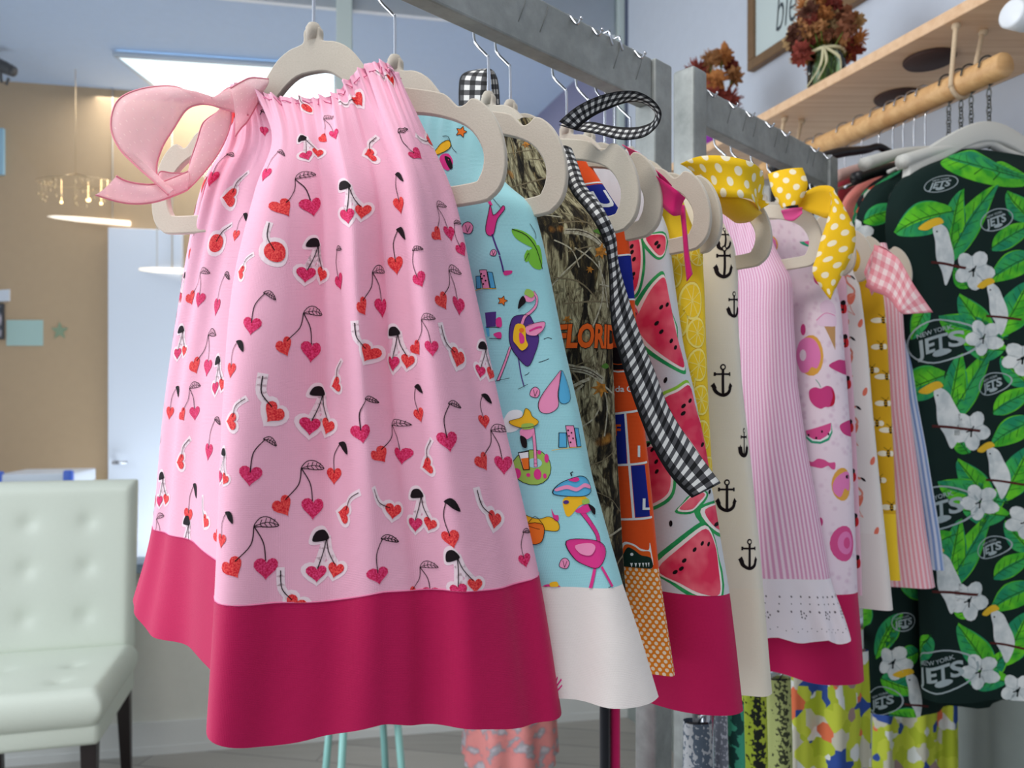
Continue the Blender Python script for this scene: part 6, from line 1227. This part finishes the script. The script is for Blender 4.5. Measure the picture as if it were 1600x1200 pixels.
low('silver_scarf', 1112, 1136, EYE-0.92, speck('silver speckle', (196, 198, 206), (120, 124, 134), 180., .5), 'slim pale silver scarf beside the teal one', 'scarf', 60, .004)
low('sequin_top', 1066, 1114, EYE-0.92, speck('sequin grey', (178, 180, 182), (84, 96, 110), 160., .5), 'grey sparkling top between the rack post and the silver scarf', 'top', 60, .006)
for nm, px, mat, lb in (('pink_scarf', 961, fabric('bright pink scarf cotton', (222, 30, 104)), 'plain bright pink scarf left of the rack post'), ('black_scarf', 945, fabric('black scarf cotton', (30, 32, 38)), 'plain black scarf left of the bright pink one')):
    r = (px-800)/1200; k_ = (r*A0[1]-A0[0])/(RU[0]-r*RU[1]); N = A0+RU*k_; v = N/np.linalg.norm(N); e_ = np.array((v[1], -v[0])); hz_ = float(EYE+0.412)
    cl = sheet_tube(N+v*0.0, e_, -v, [(EYE-0.10, -.005, .005, .008, .008), (EYE-0.20, -.0055, .0055, .010, .03), (EYE-0.52, -.006, .006, .012, .04)], ni=40, nj=30); t = empty(nm, (N[0], N[1], EYE-0.52), label=lb, cat='scarf'); cl.build('cloth', mat, t)
    mb = MB(); mb.tube([(N[0], N[1], EYE-0.105), (N[0], N[1], EYE+0.34)]+[(*(N-RF*x), EYE+z) for x, z in ((.012, .355), (.017, .37), (.017, .405), (.008, .417), (-.006, .417), (-.0105, .40))], 0.0014, 7); mb.build('hook', CHROME, t)

# ------------------------------------------------------------------ tufted chair
LEA = plain('cream faux leather', (212, 220, 206), 0.42, nscale=160, var=0.03, bstr=0.12)
CO = Vector((-1.42, 2.30, 0)); CA = math.radians(15); cc_, cs_ = math.cos(CA), math.sin(CA)
def CT(x, y, z): return (CO.x+x*cc_-y*cs_, CO.y+x*cs_+y*cc_, z)
t = empty('tufted_chair', CO, label='cream tufted leather dining chair with dark legs beside the window wall', cat='chair')
def pillow(w, h, d, tufts, n=34):
    """rounded pad lying in its x-z face, thickness d, buttons pulled in; returns local verts and faces"""
    vs = []; fs = []; idx = {}
    def surf(u, v, sgn):
        e = min(1.0, (1-abs(u))/0.10) ** 0.5 if abs(u) < 1 else 0; g = min(1.0, (1-abs(v))/0.10) ** 0.5 if abs(v) < 1 else 0
        y = d/2*(0.35+0.65*e*g)
        if sgn < 0:
            for tu, tv in tufts: q = ((u-tu)*w/2)**2+((v-tv)*h/2)**2; y -= 0.009*math.exp(-q/0.0006)+0.004*math.exp(-q/0.006)
        return (u*w/2, sgn*y, v*h/2)
    for sgn in (-1, 1):
        b0 = len(vs)
        for i in range(n+1):
            for j in range(n+1): vs.append(surf(math.sin((i/n*2-1)*PI/2) if 0 else i/n*2-1, j/n*2-1, sgn))
        for i in range(n):
            for j in range(n): q = (b0+i*(n+1)+j, b0+(i+1)*(n+1)+j, b0+(i+1)*(n+1)+j+1, b0+i*(n+1)+j+1); fs.append(q if sgn < 0 else q[::-1])
    m = (n+1)**2; ring = [i*(n+1) for i in range(n+1)]+[n*(n+1)+j for j in range(1, n+1)]+[i*(n+1)+n for i in range(n-1, -1, -1)]+[j for j in range(n-1, 0, -1)]
    for k in range(len(ring)): a_, b_ = ring[k], ring[(k+1) % len(ring)]; fs.append((b_, a_, a_+m, b_+m))
    return vs, fs
tf = [(x, z) for x in (-0.42, 0.36) for z in (-0.55, 0.0, 0.52)]
vs, fs = pillow(0.45, 0.56, 0.085, tf); mb = MB(); mb.add([CT(x, 0.235+y+(z)*0.10, 0.735+z) for x, y, z in vs], fs); mb.build('backrest', LEA, t, sub=1)
vs, fs = pillow(0.47, 0.48, 0.11, [(-0.4, 0.1), (0.4, 0.1), (-0.4, -0.5), (0.4, -0.5)]); mb = MB(); mb.add([CT(x, z-0.02, 0.425-y*1.0) for x, y, z in vs], fs); mb.build('seat', LEA, t, sub=1)
mb = MB(); c_ = CT(0, -0.01, 0.355); mb.box(c_, (0.445, 0.46, 0.07), rz=CA, bev=0.015); mb.build('seat_apron', LEA, t)
DKW = plain('espresso wood', (34, 24, 24), 0.4)
for x, y in ((-0.19, -0.20), (0.19, -0.20), (-0.19, 0.21), (0.19, 0.21)):
    mb = MB(); k = 0.05 if y > 0 else -0.0
    vs = []
    for z, hw in ((0.0, 0.014), (0.33, 0.021)):
        oy = k*(1-z/0.33)
        for sx, sy in ((-1, -1), (1, -1), (1, 1), (-1, 1)): vs.append(CT(x+sx*hw, y+oy+sy*hw, z))
    mb.add(vs, [(3, 2, 1, 0), (4, 5, 6, 7), (0, 1, 5, 4), (1, 2, 6, 5), (2, 3, 7, 6), (3, 0, 4, 7)], 0, smooth=False); mb.build('leg', DKW, t, bevel=0.002)
# ------------------------------------------------------------------ mint stool and the pink dress stand
MINT = plain('mint metal', (150, 208, 200), 0.4)
q = P(566, 1200, 2.1); cx, cy = q[0]+0.0, q[1]+0.02
t = empty('mint_stool', (cx, cy, 0), label='mint green metal stool whose legs show beneath the cherry dress', cat='stool')
mb = MB(); mb.lathe([(0.11, 0), (0.125, 0.004), (0.128, 0.014), (0.12, 0.024), (0.05, 0.026)], (cx, cy, 0.44), 30); mb.build('seat', MINT, t)
for a_ in (0.25, 0.25+PI/2, 0.25+PI, 0.25-PI/2):
    mb = MB(); mb.tube([(cx+0.145*math.cos(a_+PI/4+.2), cy+0.145*math.sin(a_+PI/4+.2), 0.0), (cx+0.10*math.cos(a_+PI/4+.2), cy+0.10*math.sin(a_+PI/4+.2), 0.445)], 0.010, 10); mb.build('leg', MINT, t)
mb = MB(); mb.tube([(cx+0.128*math.cos(k/24*2*PI), cy+0.128*math.sin(k/24*2*PI), 0.16) for k in range(24)], 0.006, 8, closed=True); mb.build('ring', MINT, t)
q = P(797, 1195, 2.25); cx, cy = q[0], q[1]
t = empty('dress_stand', (cx, cy, 0), label='black dress stand whose foot shows under the salmon skirt', cat='stand')
MBK = plain('black iron', (26, 26, 28), 0.5)
mb = MB(); mb.tube([(cx, cy, 0.03), (cx, cy, 0.80)], 0.010, 10); mb.build('pole', MBK, t)
for a_ in (0.35, 2.4, 4.4):
    mb = MB(); mb.tube([tuple(p) for p in crom([(cx, cy, 0.20), (cx+0.10*math.cos(a_), cy+0.10*math.sin(a_), 0.10), (cx+0.30*math.cos(a_), cy+0.30*math.sin(a_), 0.012)], 5)], 0.009, 8); mb.build('leg', MBK, t)
mb = MB(); mb.lathe([(0.02, 0.62), (0.085, 0.64), (0.10, 0.70), (0.09, 0.80), (0.07, 0.83), (0.01, 0.85)], (cx, cy, 0), 24); mb.build('waist_form', fabric('cream form', (214, 204, 190)), t)
sk = NT('salmon floral cotton'); n1 = sk.n('TexNoise', Vector=sk.n('UVMap').outputs[0], Scale=22.0, Detail=3.0).outputs[0]
skm = sk.out(sk.ramp(n1, [(.44, (236, 150, 146)), (.52, (226, 142, 140)), (.56, (160, 158, 166)), (.62, (200, 190, 196))]), 0.85)
G = np.array([[(cx+(0.105+0.032*w+ (0.010*w)*math.sin(a_*9))*math.cos(a_), cy+(0.105+0.032*w+(0.010*w)*math.sin(a_*9))*math.sin(a_), 0.80-w*0.56) for w in np.linspace(0, 1, 30)] for a_ in np.linspace(0, -2*PI, 90, endpoint=False)])
t = empty('salmon_skirt', (cx, cy, 0.24), label='salmon floral skirt on the black stand, just under the hem bands', cat='skirt'); Cloth(G).build('cloth', skm, t)
mb = MB(); mb.tube([(cx+0.107*math.cos(k/30*2*PI), cy+0.107*math.sin(k/30*2*PI), 0.80) for k in range(30)], 0.006, 8, closed=True); mb.build('waistband', fabric('salmon waistband', (226, 140, 140)), t)
